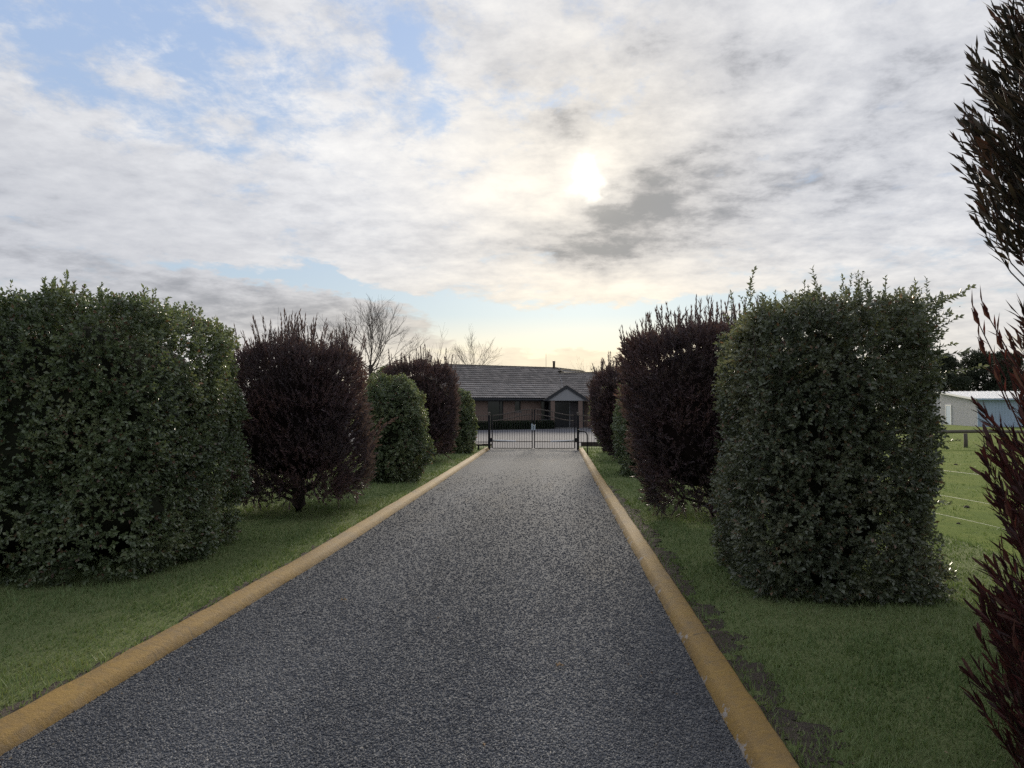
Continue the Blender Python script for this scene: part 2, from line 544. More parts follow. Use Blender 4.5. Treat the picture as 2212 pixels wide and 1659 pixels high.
def leaf_arrays(base, axis, rng, k, length, width, spread, shoot, droop=0.0, jitter=0.25):
    """k leaves round each shoot; returns leaf base, direction, upper-face normal, length, width"""
    n = len(base)
    idx = np.repeat(np.arange(n), k)
    t = np.tile((np.arange(k) + 0.5) / k, n) + rng.uniform(-0.3, 0.3, n * k) / k
    ax = axis[idx]
    h = np.where(np.abs(ax[:, 2:3]) > 0.9, np.array([[1.0, 0, 0]]), np.array([[0, 0, 1.0]]))
    e1 = unit(np.cross(ax, h)); e2 = np.cross(ax, e1)
    phi = np.tile(np.arange(k) * 2.4, n) + np.repeat(rng.uniform(0, 6.28, n), k) + rng.normal(0, 0.3, n * k)
    rad = e1 * np.cos(phi)[:, None] + e2 * np.sin(phi)[:, None]
    sp = spread * (1.0 - 0.45 * t) + rng.normal(0, jitter * 0.5, n * k)
    d = unit(ax * np.cos(sp)[:, None] + rad * np.sin(sp)[:, None] + np.array([[0, 0, -droop]]) + rng.normal(0, jitter * 0.4, (n * k, 3)))
    b = base[idx] + ax * (shoot * t)[:, None]
    nn = ax - rad * 0.2 + rng.normal(0, 0.35, (n * k, 3))
    nn = unit(nn - d * np.sum(nn * d, 1, keepdims=True))
    L = length * rng.uniform(0.65, 1.2, n * k); W = width * rng.uniform(0.75, 1.2, n * k)
    return b, d, nn, L, W


def leaf_mesh(name, b, d, nn, L, W, mat, fold=0.25):
    s = np.cross(d, nn)
    n = len(b)
    mid = b + d * (L * 0.52)[:, None]
    lift = nn * (W * fold)[:, None]
    v = np.empty((n, 4, 3))
    v[:, 0] = b; v[:, 1] = mid + s * (W * 0.5)[:, None] + lift
    v[:, 2] = b + d * L[:, None]; v[:, 3] = mid - s * (W * 0.5)[:, None] + lift
    o = np.arange(n)[:, None] * 4
    f = np.concatenate([o + np.array([[0, 1, 2]]), o + np.array([[0, 2, 3]])], 1).reshape(-1, 3)
    return mesh_np(name, v.reshape(-1, 3), f, mat)


def cat_leaves(parts): return [np.concatenate(c) for c in zip(*parts)]

# ---------------------------------------------------------------- ground, drive, kerbs, lawns
RNG = np.random.default_rng(11)


def left_x(y): return np.interp(y, [-4, 0, 3.4, 8, 15, 22, 29.2], [-1.84, -1.77, -1.685, -1.57, -1.57, -1.60, -1.64])
def right_x(y): return np.interp(y, [-4, 0, 3.4, 8, 15, 22, 29.2], [1.70, 1.70, 1.70, 1.70, 1.68, 1.68, 1.68])


KW = 0.180                        # width of the kerb


def wob(x, y, s, seed):
    r = np.random.default_rng(seed); o = 0
    for i in range(6):
        w = r.normal(size=2) * s * (1 + 0.5 * i); o = o + np.sin(x * w[0] + y * w[1] + r.uniform(0, 6.28)) / (1 + 0.5 * i)
    return o / 3.0


def lawn_z(x, y):
    x = np.asarray(x, float); y = np.asarray(y, float)
    t = np.clip((x - 4.4) / 1.8, 0, 1); t = t * t * (3 - 2 * t)
    e = np.minimum(np.abs(x - (left_x(y) - KW)), np.abs(x - (right_x(y) + KW)))
    lip = 0.02 * np.clip(1 - e / 0.35, 0, 1)
    pad = 0.02 + 0.03 * wob(x, y, 0.9, 4)
    return (0.062 + 0.016 * wob(x, y, 1.1, 3) - lip) * (1 - t) + pad * t


def grid_sheet(name, xs, ys, fx, fz, mat):
    """a sheet with one row of points per y; fx(u, y) gives x, fz(x, y) gives the height"""
    Y, U = np.meshgrid(ys, xs, indexing='ij')
    Xg = fx(U, Y); Zg = fz(Xg, Y)
    v = np.stack([Xg, Y, Zg], -1).reshape(-1, 3)
    nr, nc = Y.shape
    i = (np.arange(nr - 1)[:, None] * nc + np.arange(nc - 1)[None, :]).ravel()
    f = np.stack([i, i + 1, i + nc + 1, i + nc], 1)
    return mesh_np(name, v, f, mat, smooth=True)


def m_grass(g, b):
    p = obj_pos(g)
    a = g.noise(p, 0.55, 5, 0.6); c = g.noise(p, 5.0, 5, 0.65); d = g.noise(p, 60.0, 4, 0.7)
    col = g.ramp(g.add(g.mul(a, 0.45), g.add(g.mul(c, 0.35), g.mul(d, 0.28))), [(0.28, (0.098, 0.130, 0.056)), (0.5, (0.152, 0.186, 0.078)), (0.68, (0.200, 0.222, 0.104)), (0.85, (0.24, 0.235, 0.135))])
    g.put(b.inputs['Base Color'], col); b.inputs['Roughness'].default_value = 1.0; b.inputs['Specular IOR Level'].default_value = 0.05
    bump(g, b, g.add(d, g.mul(c, 0.7)), 0.9, 0.03)


def m_paddock(g, b):
    p = obj_pos(g)
    a = g.noise(p, 0.35, 5, 0.6); c = g.noise(p, 2.6, 6, 0.68); d = g.noise(p, 30.0, 4, 0.7)
    col = g.ramp(g.add(g.mul(a, 0.40), g.add(g.mul(c, 0.45), g.mul(d, 0.24))), [(0.30, (0.066, 0.092, 0.026)), (0.48, (0.108, 0.148, 0.036)), (0.62, (0.150, 0.180, 0.046)), (0.8, (0.20, 0.195, 0.075))])
    g.put(b.inputs['Base Color'], col); b.inputs['Roughness'].default_value = 1.0; b.inputs['Specular IOR Level'].default_value = 0.03
    bump(g, b, g.add(d, g.mul(c, 1.2)), 0.6, 0.05)


def m_chip(g, b):
    p = obj_pos(g)
    v = g.n('ShaderNodeTexVoronoi', feature='F1'); g.put(v.inputs['Vector'], p); v.inputs['Scale'].default_value = 75.0
    sc = g.n('ShaderNodeSeparateColor'); g.put(sc.inputs[0], v.outputs['Color'])
    big = g.noise(g.vscale(p, 1.0, 0.35, 1), 1.1, 5, 0.6)
    mid = g.noise(p, 9.0, 5, 0.7)
    col = g.ramp(g.add(g.mul(sc.outputs[0], 0.62), g.add(g.mul(big, 0.22), g.mul(mid, 0.22))), [(0.12, (0.056, 0.060, 0.070)), (0.45, (0.080, 0.086, 0.099)), (0.75, (0.102, 0.108, 0.122)), (1.0, (0.135, 0.14, 0.15))])
    # brown silt worked into the wheel tracks further along
    sx = g.n('ShaderNodeSeparateXYZ'); g.put(sx.inputs[0], p)
    silt = g.mul(g.step(g.noise(g.vscale(p, 1.6, 0.30, 1, (4, 0, 0)), 1.4, 6, 0.65), 0.52, 0.72), g.step(sx.outputs[1], 4.0, 13.0, 0.15, 0.45))
    col = g.mix(silt, col, (0.122, 0.112, 0.100))
    tr = g.m('ABSOLUTE', g.sub(g.m('ABSOLUTE', sx.outputs[0]), 0.78))
    col = g.mix(g.mul(g.step(tr, 0.12, 0.55, 1.0, 0.0), g.step(g.noise(g.vscale(p, 1.0, 0.2, 1), 1.3, 4), 0.3, 0.7, 0.25, 0.75)), col, g.mix(1.0, col, (1.45, 1.43, 1.40), 'MULTIPLY'))
    g.put(b.inputs['Base Color'], col); b.inputs['Roughness'].default_value = 0.9; b.inputs['Specular IOR Level'].default_value = 0.08
    bump(g, b, g.sub(1.0, v.outputs['Distance']), 0.9, 0.010)


def m_yard(g, b):
    p = obj_pos(g)
    a = g.noise(p, 0.25, 5, 0.6); c = g.noise(p, 3.0, 6, 0.7); d = g.noise(p, 40.0, 3, 0.7)
    col = g.ramp(g.add(g.mul(a, 0.5), g.add(g.mul(c, 0.3), g.mul(d, 0.25))), [(0.3, (0.100, 0.101, 0.114)), (0.55, (0.138, 0.138, 0.154)), (0.75, (0.18, 0.174, 0.182))])
    g.put(b.inputs['Base Color'], col); b.inputs['Roughness'].default_value = 0.95; b.inputs['Specular IOR Level'].default_value = 0.06
    bump(g, b, d, 0.6, 0.02)


def m_kerb(g, b):
    p = obj_pos(g)
    uvn = g.n('ShaderNodeUVMap'); uvn.uv_map = 'UVMap'
    s = g.n('ShaderNodeSeparateXYZ'); g.put(s.inputs[0], uvn.outputs[0])
    big = g.noise(p, 1.6, 5, 0.6); fine_ = g.noise(p, 22.0, 6, 0.7); grain = g.noise(p, 120.0, 3, 0.7)
    lich = g.ramp(g.add(g.mul(big, 0.5), g.mul(fine_, 0.55)), [(0.26, (0.105, 0.074, 0.040)), (0.42, (0.165, 0.106, 0.040)), (0.56, (0.220, 0.135, 0.036)), (0.70, (0.250, 0.155, 0.034)), (0.86, (0.20, 0.155, 0.075))])
    # bare pale concrete where wheels have scuffed the toe of the kerb
    n = g.noise(g.vscale(p, 2.2, 1.0, 1.0, (3.3, 0, 0)), 3.4, 6, 0.72)
    toe = g.step(s.outputs[0], 0.02, 0.42, 1.0, 0.0)
    scuff = g.step(g.add(n, g.mul(toe, 0.16)), 0.70, 0.745)
    scuff = g.mul(scuff, g.step(toe, 0.05, 0.3))
    scuff = g.mul(scuff, s.outputs[2])
    sc2 = g.n('ShaderNodeAttribute'); sc2.attribute_name = 'scuffed'
    col = g.mix(g.mul(g.mul(g.step(g.add(n, g.mul(toe, 0.16)), 0.66, 0.70), g.step(toe, 0.05, 0.3)), sc2.outputs['Fac']), lich, (0.27, 0.245, 0.23))
    grime = g.step(g.noise(g.vscale(p, 3.0, 0.8, 2.0, (8, 1, 0)), 2.6, 6, 0.7), 0.50, 0.72, 0.0, 0.55)
    col = g.mix(grime, col, (0.115, 0.088, 0.062))
    crk = g.n('ShaderNodeTexVoronoi', feature='DISTANCE_TO_EDGE'); g.put(crk.inputs['Vector'], g.xyz(g.mul(g.noise(p, 4.0, 3), 0.25), g.mul(s.outputs[1], 0.62), 0.0)); crk.inputs['Scale'].default_value = 1.0
    col = g.mix(g.step(crk.outputs['Distance'], 0.0008, 0.003, 0.55, 0.0), col, (0.05, 0.042, 0.034))
    # yellow moss on the outer shoulder and dark grit in pits
    moss = g.mul(g.step(s.outputs[0], 0.6, 0.95), g.step(g.noise(p, 9.0, 5, 0.7), 0.52, 0.62))
    col = g.mix(g.mul(moss, 0.7), col, (0.20, 0.165, 0.03))
    col = g.mix(g.step(grain, 0.58, 0.70, 0.0, 0.6), col, (0.09, 0.07, 0.05))
    tuft = g.mul(g.step(g.noise(p, 16.0, 5, 0.75), 0.60, 0.66), g.step(big, 0.42, 0.62))
    col = g.mix(g.mul(tuft, 0.8), col, (0.115, 0.105, 0.030))
    g.put(b.inputs['Base Color'], col); b.inputs['Roughness'].default_value = 0.85; b.inputs['Specular IOR Level'].default_value = 0.25
    bump(g, b, g.add(g.mul(grain, 0.5), fine_), 0.55, 0.012)


def m_soil(g, b):
    p = obj_pos(g)
    a = g.noise(p, 7.0, 6, 0.7); d = g.noise(p, 55.0, 4, 0.75)
    col = g.ramp(g.add(g.mul(a, 0.55), g.mul(d, 0.5)), [(0.3, (0.038, 0.030, 0.025)), (0.55, (0.082, 0.064, 0.050)), (0.75, (0.135, 0.108, 0.080))])
    g.put(b.inputs['Base Color'], col); b.inputs['Roughness'].default_value = 0.95
    bump(g, b, g.add(g.mul(a, 1.2), d), 1.0, 0.035)


M['grass'] = material('lawn_grass', m_grass)
M['paddock'] = material('paddock_grass', m_paddock)
M['chip'] = material('stone_chip', m_chip)
M['yard'] = material('yard_gravel', m_yard)
M['kerb'] = material('lichen_concrete', m_kerb)
M['soil'] = material('bare_soil', m_soil)

me = mesh_np('ground', [(-1500, -1500, -0.10), (1500, -1500, -0.10), (1500, 1500, -0.10), (-1500, 1500, -0.10)], [(0, 1, 2, 3)], M['paddock'])
tag(link('ground', me), kind='structure')

ysd = np.concatenate([np.arange(-4, 12, 0.25), np.arange(12, 29.3, 0.5), [29.3]])
tag(link('driveway', grid_sheet('driveway', np.linspace(0, 1, 15), ysd, lambda u, y: (left_x(y) - 0.02) * (1 - u) + (right_x(y) + 0.02) * u,
                                lambda x, y: 0.004 + 0.02 * (1 - (x / 1.7) ** 2), M['chip'])), kind='structure')
tag(link('yard', mesh_np('yard', [(-22, 29.3, 0.0), (14, 29.3, 0.0), (14, 62, 0.0), (-22, 62, 0.0)], [(0, 1, 2, 3)], M['yard'])), kind='structure')

lys = np.concatenate([np.arange(-4, 14, 0.2), np.arange(14, 29.31, 0.5)])
lu = np.linspace(0, 1, 40) ** 1.5
tag(link('lawn', grid_sheet('lawn', lu[::-1], lys, lambda u, y: (left_x(y) - KW + 0.01) - u * 24.0, lawn_z, M['grass'])), kind='structure')
ru = np.linspace(0, 1, 24)
tag(link('lawn', grid_sheet('lawn', ru, lys, lambda u, y: (right_x(y) + KW - 0.01) + u * (5.6 - 1.88), lawn_z, M['grass'])), kind='structure')
pys = np.concatenate([np.arange(-4, 30, 0.35), np.arange(30, 95, 1.5)])
tag(link('paddock', grid_sheet('paddock', np.concatenate([np.linspace(0, 0.2, 40), np.linspace(0.22, 1, 40)]), pys, lambda u, y: 5.58 + u * 60 + np.where(y > 29.2, 9.0, 0),
                               lambda x, y: np.where(x < 5.6, lawn_z(x, y) - 0.004, lawn_z(x, y)), M['paddock'])), kind='structure')


def kerb(side):
    ys = np.concatenate([np.arange(-4, 10, 0.06), np.arange(10, 29.05, 0.2), [29.05]])
    prof = [(0.0, -0.03), (0.002, 0.018), (0.036, 0.058), (0.047, 0.066), (0.100, 0.075), (0.155, 0.084), (0.172, 0.080), (0.18, 0.066), (0.18, -0.03)]
    r = np.random.default_rng(5 + (side > 0))
    v = []; uv = []
    for y in ys:
        x0 = float(left_x(y) if side < 0 else right_x(y))
        for j, (dx, z) in enumerate(prof):
            w = 0.006 * float(wob(np.array(y), np.array(j * 0.6), 1.6, 21)) + 0.0035 * float(wob(np.array(y), np.array(j * 1.9), 9.0, 22))
            v.append((x0 + side * (dx + w), y, z + w * 0.8 * (0 < j < 8))); uv.append((j / 8, y))
    k = len(prof); f = []
    for i in range(len(ys) - 1):
        for j in range(k - 1):
            q = (i * k + j, i * k + j + 1, (i + 1) * k + j + 1, (i + 1) * k + j)
            f.append(q if side < 0 else q[::-1])
    me = mesh_np('kerb', v, [q[::-1] for q in f], M['kerb'], smooth=False)
    ul = me.uv_layers.new(name='UVMap')
    li = np.empty(len(me.loops), dtype=np.int32); me.loops.foreach_get('vertex_index', li)
    ul.data.foreach_set('uv', np.array(uv, dtype=np.float32)[li].ravel())
    at = me.attributes.new('scuffed', 'FLOAT', 'POINT')
    at.data.foreach_set('value', np.full(len(v), 1.0 if side > 0 else 0.12, dtype=np.float32))
    tag(link('kerb', me), kind='structure')


kerb(-1); kerb(1)


def soil_strip(side, y0, y1, wmax, seed):
    """bare earth along the kerb, worn through by patches where the grass comes back"""
    r = np.random.default_rng(seed)
    ys = np.arange(y0, y1, 0.03); n = len(ys); nu = 15
    base = np.interp(ys, [y0, y0 + 0.5, y1 - 1.5, y1], [0.0, 1, 0.8, 0.0])
    w = wmax * base * (0.75 + 0.45 * wob(ys, ys * 0, 2.2, seed) + 0.35 * wob(ys, ys * 0, 9.0, seed + 1) + 0.25 * wob(ys, ys * 0, 30.0, seed + 4)).clip(0.02, 1.8)
    u = np.linspace(0, 1, nu)
    x0 = (left_x(ys) - KW + 0.005) if side < 0 else (right_x(ys) + KW - 0.005)
    X = x0[:, None] + side * u[None, :] * w[:, None]
    Y = np.repeat(ys[:, None], nu, 1)
    Z = lawn_z(X, Y) + 0.005 + 0.013 * np.maximum(wob(X, Y, 16, seed + 2) + 0.5 * wob(X, Y, 45, seed + 3), -0.3)
    v = np.stack([X, Y, Z], -1).reshape(-1, 3)
    i = (np.arange(n - 1)[:, None] * nu + np.arange(nu - 1)[None, :])
    patch = wob(X, Y, 11, seed + 5) + 0.7 * wob(X, Y, 28, seed + 6) + 0.5 * wob(X, Y, 60, seed + 7)
    ok = (patch < 0.75 - 0.9 * u[None, :] ** 2)[:-1, :-1]
    i = i[ok]
    f = np.stack([i, i + 1, i + nu + 1, i + nu], 1)
    if side < 0: f = f[:, ::-1]
    tag(link('bare_soil', mesh_np('bare_soil', v, f, M['soil'], False)), kind='structure')
    return ys, w * 0.8


SOIL_R = soil_strip(1, 1.2, 16.0, 0.27, 31)
SOIL_L = soil_strip(-1, 2.0, 10.0, 0.16, 41)


# the loose chip on the near drive: real stones, thinning out where they get too small to see
def loose_chip(n):
    d = np.exp(np.log(2.6) + np.log(20.0 / 2.6) * RNG.beta(1.0, 2.3, n))
    xx = RNG.uniform(-2.2, 2.2, n)
    y = d
    k = (xx > left_x(y) + 0.0) & (xx < right_x(y) - 0.0)
    xx, y = xx[k], y[k]; n = len(xx)
    size = 0.0046 * RNG.uniform(0.6, 1.4, n) * (1 + 0.05 * y)
    z = 0.004 + 0.02 * (1 - (xx / 1.7) ** 2)
    base = np.array([(1, 0, 0), (0, 1, 0), (-1, 0, 0), (0, -1, 0), (0, 0, 1), (0.1, 0, -1)], float)
    v = np.repeat(base[None], n, 0) + RNG.normal(0, 0.22, (n, 6, 3))
    v *= (size[:, None] * np.stack([RNG.uniform(0.8, 1.5, n), RNG.uniform(0.7, 1.2, n), RNG.uniform(0.5, 0.9, n)], 1))[:, None, :]
    a = RNG.uniform(0, 6.28, n); c, s = np.cos(a), np.sin(a)
    x2 = v[:, :, 0] * c[:, None] - v[:, :, 1] * s[:, None]; y2 = v[:, :, 0] * s[:, None] + v[:, :, 1] * c[:, None]
    tx, ty = RNG.normal(0, 0.35, (2, n))
    v = np.stack([x2 + xx[:, None], y2 + y[:, None], v[:, :, 2] + x2 * tx[:, None] + y2 * ty[:, None] + (z + size * 0.25)[:, None]], -1)
    f = np.array([(0, 1, 4), (1, 2, 4), (2, 3, 4), (3, 0, 4), (1, 0, 5), (2, 1, 5), (3, 2, 5), (0, 3, 5)])
    F_ = (np.arange(n)[:, None, None] * 6 + f[None]).reshape(-1, 3)

    def mat(g, b):
        col = g.ramp(island(g), [(0.0, (0.080, 0.085, 0.097)), (0.45, (0.108, 0.114, 0.129)), (0.85, (0.136, 0.142, 0.158)), (0.985, (0.165, 0.17, 0.18)), (1.0, (0.25, 0.24, 0.23))])
        p = obj_pos(g); sx = g.n('ShaderNodeSeparateXYZ'); g.put(sx.inputs[0], p)
        col = g.mix(1.0, col, g.ramp(g.noise(g.vscale(p, 1.0, 0.5, 1), 1.6, 5, 0.65), [(0.3, (0.72, 0.72, 0.74)), (0.7, (1.22, 1.20, 1.16))]), 'MULTIPLY')
        tr = g.m('ABSOLUTE', g.sub(g.m('ABSOLUTE', sx.outputs[0]), 0.78))
        col = g.mix(g.mul(g.step(tr, 0.12, 0.55, 1.0, 0.0), 0.5), col, g.mix(1.0, col, (1.35, 1.33, 1.30), 'MULTIPLY'))
        g.put(b.inputs['Base Color'], col); b.inputs['Roughness'].default_value = 0.8; b.inputs['Specular IOR Level'].default_value = 0.12
    tag(link('stone_chippings', mesh_np('stone_chippings', v.reshape(-1, 3), F_, material('chip_stones', mat))), kind='stuff')


loose_chip(190000)


def m_blade(g, b):
    r = island(g); big = g.noise(obj_pos(g), 0.8, 4, 0.6)
    col = g.ramp(g.add(g.mul(r, 0.5), g.mul(g.step(big, 0.32, 0.68), 0.5)), [(0.0, (0.098, 0.142, 0.060)), (0.45, (0.148, 0.202, 0.086)), (0.8, (0.198, 0.240, 0.114)), (1.0, (0.25, 0.25, 0.15))])
    g.put(b.inputs['Base Color'], col); b.inputs['Roughness'].default_value = 0.65; b.inputs['Specular IOR Level'].default_value = 0.12
    tr = g.n('ShaderNodeBsdfTranslucent'); g.put(tr.inputs[0], g.mix(1.0, col, (1.3, 1.35, 0.6), 'MULTIPLY'))
    mx = g.n('ShaderNodeMixShader'); mx.inputs[0].default_value = 0.18
    g.t.links.new(b.outputs[0], mx.inputs[1]); g.t.links.new(tr.outputs[0], mx.inputs[2]); g.t.links.new(mx.outputs[0], g.out.inputs[0])


M['blade'] = material('grass_blade', m_blade)


def blades(name, x, y, h, w, lean=0.45):
    n = len(x); z = lawn_z(x, y)
    a = RNG.uniform(0, 6.28, n); side = np.stack([np.cos(a), np.sin(a), np.zeros(n)], 1) * (w * 0.5)[:, None]
    b = np.stack([x, y, z - 0.004], 1)
    t = b + np.concatenate([RNG.normal(0, lean, (n, 2)), np.ones((n, 1))], 1) * h[:, None]
    v = np.stack([b - side, b + side, t], 1).reshape(-1, 3)
    o = link(name, mesh_np(name, v, np.arange(3 * n).reshape(-1, 3), M['blade']))
    return tag(o, kind='stuff')


def scatter(n, d0, d1):
    d = np.exp(RNG.uniform(np.log(d0), np.log(d1), n)); a = RNG.uniform(R(-42), R(40), n)
    p = np.array(CAM)[None, :2] + (np.array(RIGHT)[:2][None] * (d * np.tan(a))[:, None]) + np.array(FWD)[:2][None] * d[:, None]
    return p[:, 0], p[:, 1], d


x, y, d = scatter(330000, 2.4, 29.0)
soilr = np.interp(y, SOIL_R[0], SOIL_R[1], 0, 0); soill = np.interp(y, SOIL_L[0], SOIL_L[1], 0, 0)
dr = x - (right_x(y) + KW); dl = (left_x(y) - KW) - x
keep = ((dr > 0.0) & (x < 5.6)) | ((dl > 0.0) & (x > -9))
keep &= ~((dr > 0) & (dr < soilr * 1.0) & (RNG.uniform(size=len(x)) < 0.55))
keep &= ~((dl > 0) & (dl < soill * 1.0) & (RNG.uniform(size=len(x)) < 0.55))
keep &= y < 29.0
x, y, d = x[keep], y[keep], d[keep]; n = len(x)
tuft = np.clip(1 + 0.6 * wob(x, y, 4.0, 77), 0.5, 1.8)
edge_ = np.minimum(np.where(x > 0, x - (right_x(y) + KW), 9), np.where(x < 0, (left_x(y) - KW) - x, 9))
tuft = tuft * np.where(edge_ < 0.07, 1.5, 1.0) * np.where(RNG.uniform(size=n) < 0.015, 1.9, 1.0)
blades('grass', x, y, 0.026 * RNG.uniform(0.6, 1.4, n) * tuft * (1 + d / 30), 0.0045 * (1 + d / 4.5))

x, y, d = scatter(90000, 4.0, 36.0)
keep = (x > 5.5) & (x < 40); x, y, d = x[keep], y[keep], d[keep]
cl = wob(x, y, 2.2, 91) + 0.6 * wob(x, y, 6.0, 92)
keep = RNG.uniform(size=len(x)) < np.clip(0.35 + 0.6 * cl, 0.08, 1); x, y, d, cl = x[keep], y[keep], d[keep], cl[keep]; n = len(x)
blades('pasture_grass', x, y, 0.026 * RNG.uniform(0.6, 1.5, n) * np.clip(0.9 + 0.8 * cl, 0.5, 2.2) * (1 + d / 40), 0.006 * (1 + d / 5), 0.35)


def leaf_litter():
    """tiny dry leaves blown along the kerbs and under the shrubs"""
    n = 420; y = np.exp(RNG.uniform(np.log(2.8), np.log(24), n)); side = RNG.choice([-1, 1], n)
    off = np.abs(RNG.normal(0, 0.55, n)) * RNG.choice([-0.55, 1.0], n)
    x = np.where(side > 0, right_x(y) + KW * 0.5 + off, left_x(y) - KW * 0.5 - off)
    e = np.where(side > 0, x - right_x(y), left_x(y) - x)
    keep = (e < -0.02) | (e > KW + 0.01); x, y, e = x[keep], y[keep], e[keep]; n = len(x)
    z = np.where(e < 0, 0.014 + 0.02 * (1 - (x / 1.7) ** 2), lawn_z(x, y) + 0.018)
    a = RNG.uniform(0, 6.28, n); L = RNG.uniform(0.008, 0.022, n); W = L * RNG.uniform(0.3, 0.6, n)
    d = np.stack([np.cos(a), np.sin(a), RNG.normal(0, .25, n)], 1) * L[:, None]; s = np.stack([-np.sin(a), np.cos(a), RNG.normal(0, .3, n)], 1) * W[:, None] * .5
    b = np.stack([x, y, z], 1)
    v = np.stack([b, b + d * .5 + s, b + d, b + d * .5 - s + [0, 0, 0.003]], 1).reshape(-1, 3)
    o = np.arange(n)[:, None] * 4; f = np.concatenate([o + np.array([[0, 1, 2]]), o + np.array([[0, 2, 3]])], 1).reshape(-1, 3)

    def mat(g, b_):
        g.put(b_.inputs['Base Color'], g.ramp(island(g), [(0.0, (0.07, 0.04, 0.025)), (0.6, (0.17, 0.11, 0.06)), (1.0, (0.34, 0.27, 0.17))])); b_.inputs['Roughness'].default_value = 0.9
    tag(link('leaf_litter', mesh_np('leaf_litter', v, f, material('litter', mat))), kind='stuff')


leaf_litter()

# ---------------------------------------------------------------- house
def m_brick(g, b):
    p = obj_pos(g)
    s = g.n('ShaderNodeSeparateXYZ'); g.put(s.inputs[0], p)
    v = g.xyz(g.add(s.outputs[0], s.outputs[1]), s.outputs[2], 0.0)
    bt = g.n('ShaderNodeTexBrick'); g.put(bt.inputs['Vector'], v)
    bt.inputs['Scale'].default_value = 1.0; bt.inputs['Brick Width'].default_value = 0.24; bt.inputs['Row Height'].default_value = 0.086
    bt.inputs['Mortar Size'].default_value = 0.010
    bt.inputs['Color1'].default_value = (0.165, 0.110, 0.088, 1); bt.inputs['Color2'].default_value = (0.215, 0.146, 0.116, 1); bt.inputs['Mortar'].default_value = (0.22, 0.19, 0.17, 1)
    g.put(b.inputs['Base Color'], g.mix(0.35, bt.outputs['Color'], g.ramp(g.noise(p, 1.2, 4), [(0.3, (0.15, 0.102, 0.084)), (0.7, (0.215, 0.148, 0.120))])))
    b.inputs['Roughness'].default_value = 0.9
    bump(g, b, bt.outputs['Fac'], -0.4, 0.01)


def m_tile(g, b):
    r = g.n('ShaderNodeObjectInfo').outputs['Random']; i = island(g)
    p = obj_pos(g)
    k = g.m('FRACT', g.add(r, i))
    col = g.ramp(k, [(0.0, (0.130, 0.112, 0.102)), (0.6, (0.190, 0.164, 0.150)), (1.0, (0.27, 0.235, 0.215))])
    col = g.mix(g.step(g.noise(p, 1.6, 5, 0.7), 0.55, 0.75, 0, 0.5), col, (0.10, 0.10, 0.075))
    g.put(b.inputs['Base Color'], col)
    g.put(b.inputs['Roughness'], g.m('MULTIPLY_ADD', k, 0.16, 0.20)); b.inputs['Specular IOR Level'].default_value = 0.9


def m_glass(g, b):
    b.inputs['Base Color'].default_value = (0.012, 0.014, 0.017, 1); b.inputs['Roughness'].default_value = 0.12; b.inputs['Specular IOR Level'].default_value = 0.5


M['brick'] = material('brown_brick', m_brick)
M['tile'] = material('concrete_tile', m_tile)
M['matt_tile'] = plain('matt_tile', (0.15, 0.145, 0.145), 1.0, 0, 0.15, 4, 0.05)
M['glass'] = material('dark_glass', m_glass)
M['dark_trim'] = plain('dark_trim', (0.030, 0.032, 0.038), 0.5, 0, 0.1)
M['soffit'] = plain('soffit', (0.20, 0.19, 0.18), 0.8, 0, 0.06)
M['frame'] = plain('window_frame', (0.035, 0.034, 0.037), 0.4, 0, 0.1)
M['gable'] = plain('gable_board', (0.30, 0.30, 0.31), 0.7, 0, 0.06)
M['ridge'] = plain('ridge_cap', (0.075, 0.062, 0.045), 0.75, 0, 0.3, 5)
M['flue'] = plain('flue_metal', (0.16, 0.13, 0.12), 0.45, 0.6, 0.2)
M['aerial'] = plain('aerial_metal', (0.20, 0.20, 0.20), 0.4, 0.5)
M['door'] = plain('door_dark', (0.05, 0.042, 0.042), 0.5)
M['concrete'] = plain('concrete', (0.20, 0.195, 0.19), 0.9, 0, 0.15)

house = empty('house', (0, 0, 0))
tag(house, 'low brown brick house with grey tiled roof and a small gabled porch', 'house')
PITCH_R = 0.49                   # rise of the roof per metre


class Wing:
    """a local frame: x along the eave, y inwards, turned by an angle from the standpoint's own axes"""
    def __init__(s, xc, d, deg):
        s.o = cw(xc, d); s.deg = deg
        a = R(deg) + YAW
        s.u = Vector((math.cos(a), math.sin(a), 0)); s.v = Vector((-math.sin(a), math.cos(a), 0)); s.ang = a

    def P(s, x, y, z): return s.o + s.u * x + s.v * y + Vector((0, 0, z))


EAVE = 2.25
A = Wing(-1.67, 55.5, 30.0)
C0 = A.P(6.67, 0, 0)             # inner corner of the eaves
Cw = Wing(0, 0, -26.0); Cw.o = C0
hole = []


def at_px(wing, px, y=0.0):
    """distance along the wing at which a sight line towards px crosses the wall"""
    k = (px - 1106) / F
    p0 = wing.P(0, y, 0) - Vector((CAM.x, CAM.y, 0))
    a0, b0 = p0.dot(RIGHT), p0.dot(FWD); a1, b1 = wing.u.dot(RIGHT), wing.u.dot(FWD)
    return (k * b0 - a0) / (a1 - k * b1)


def wall_with_holes(wing, name, x0, x1, y, th, ztop, holes, parent):
    mb = MB(); xs = x0
    for (a, b, z0, z1) in sorted(holes):
        mb.box(xs, a, y, y + th, 0, ztop)
        if z0 > 0.02: mb.box(a, b, y, y + th, 0, z0)
        if ztop - z1 > 0.02: mb.box(a, b, y, y + th, z1, ztop)
        xs = b
    mb.box(xs, x1, y, y + th, 0, ztop)
    return mb.obj(name, M['brick'], parent, loc=wing.o, rotz=wing.ang)


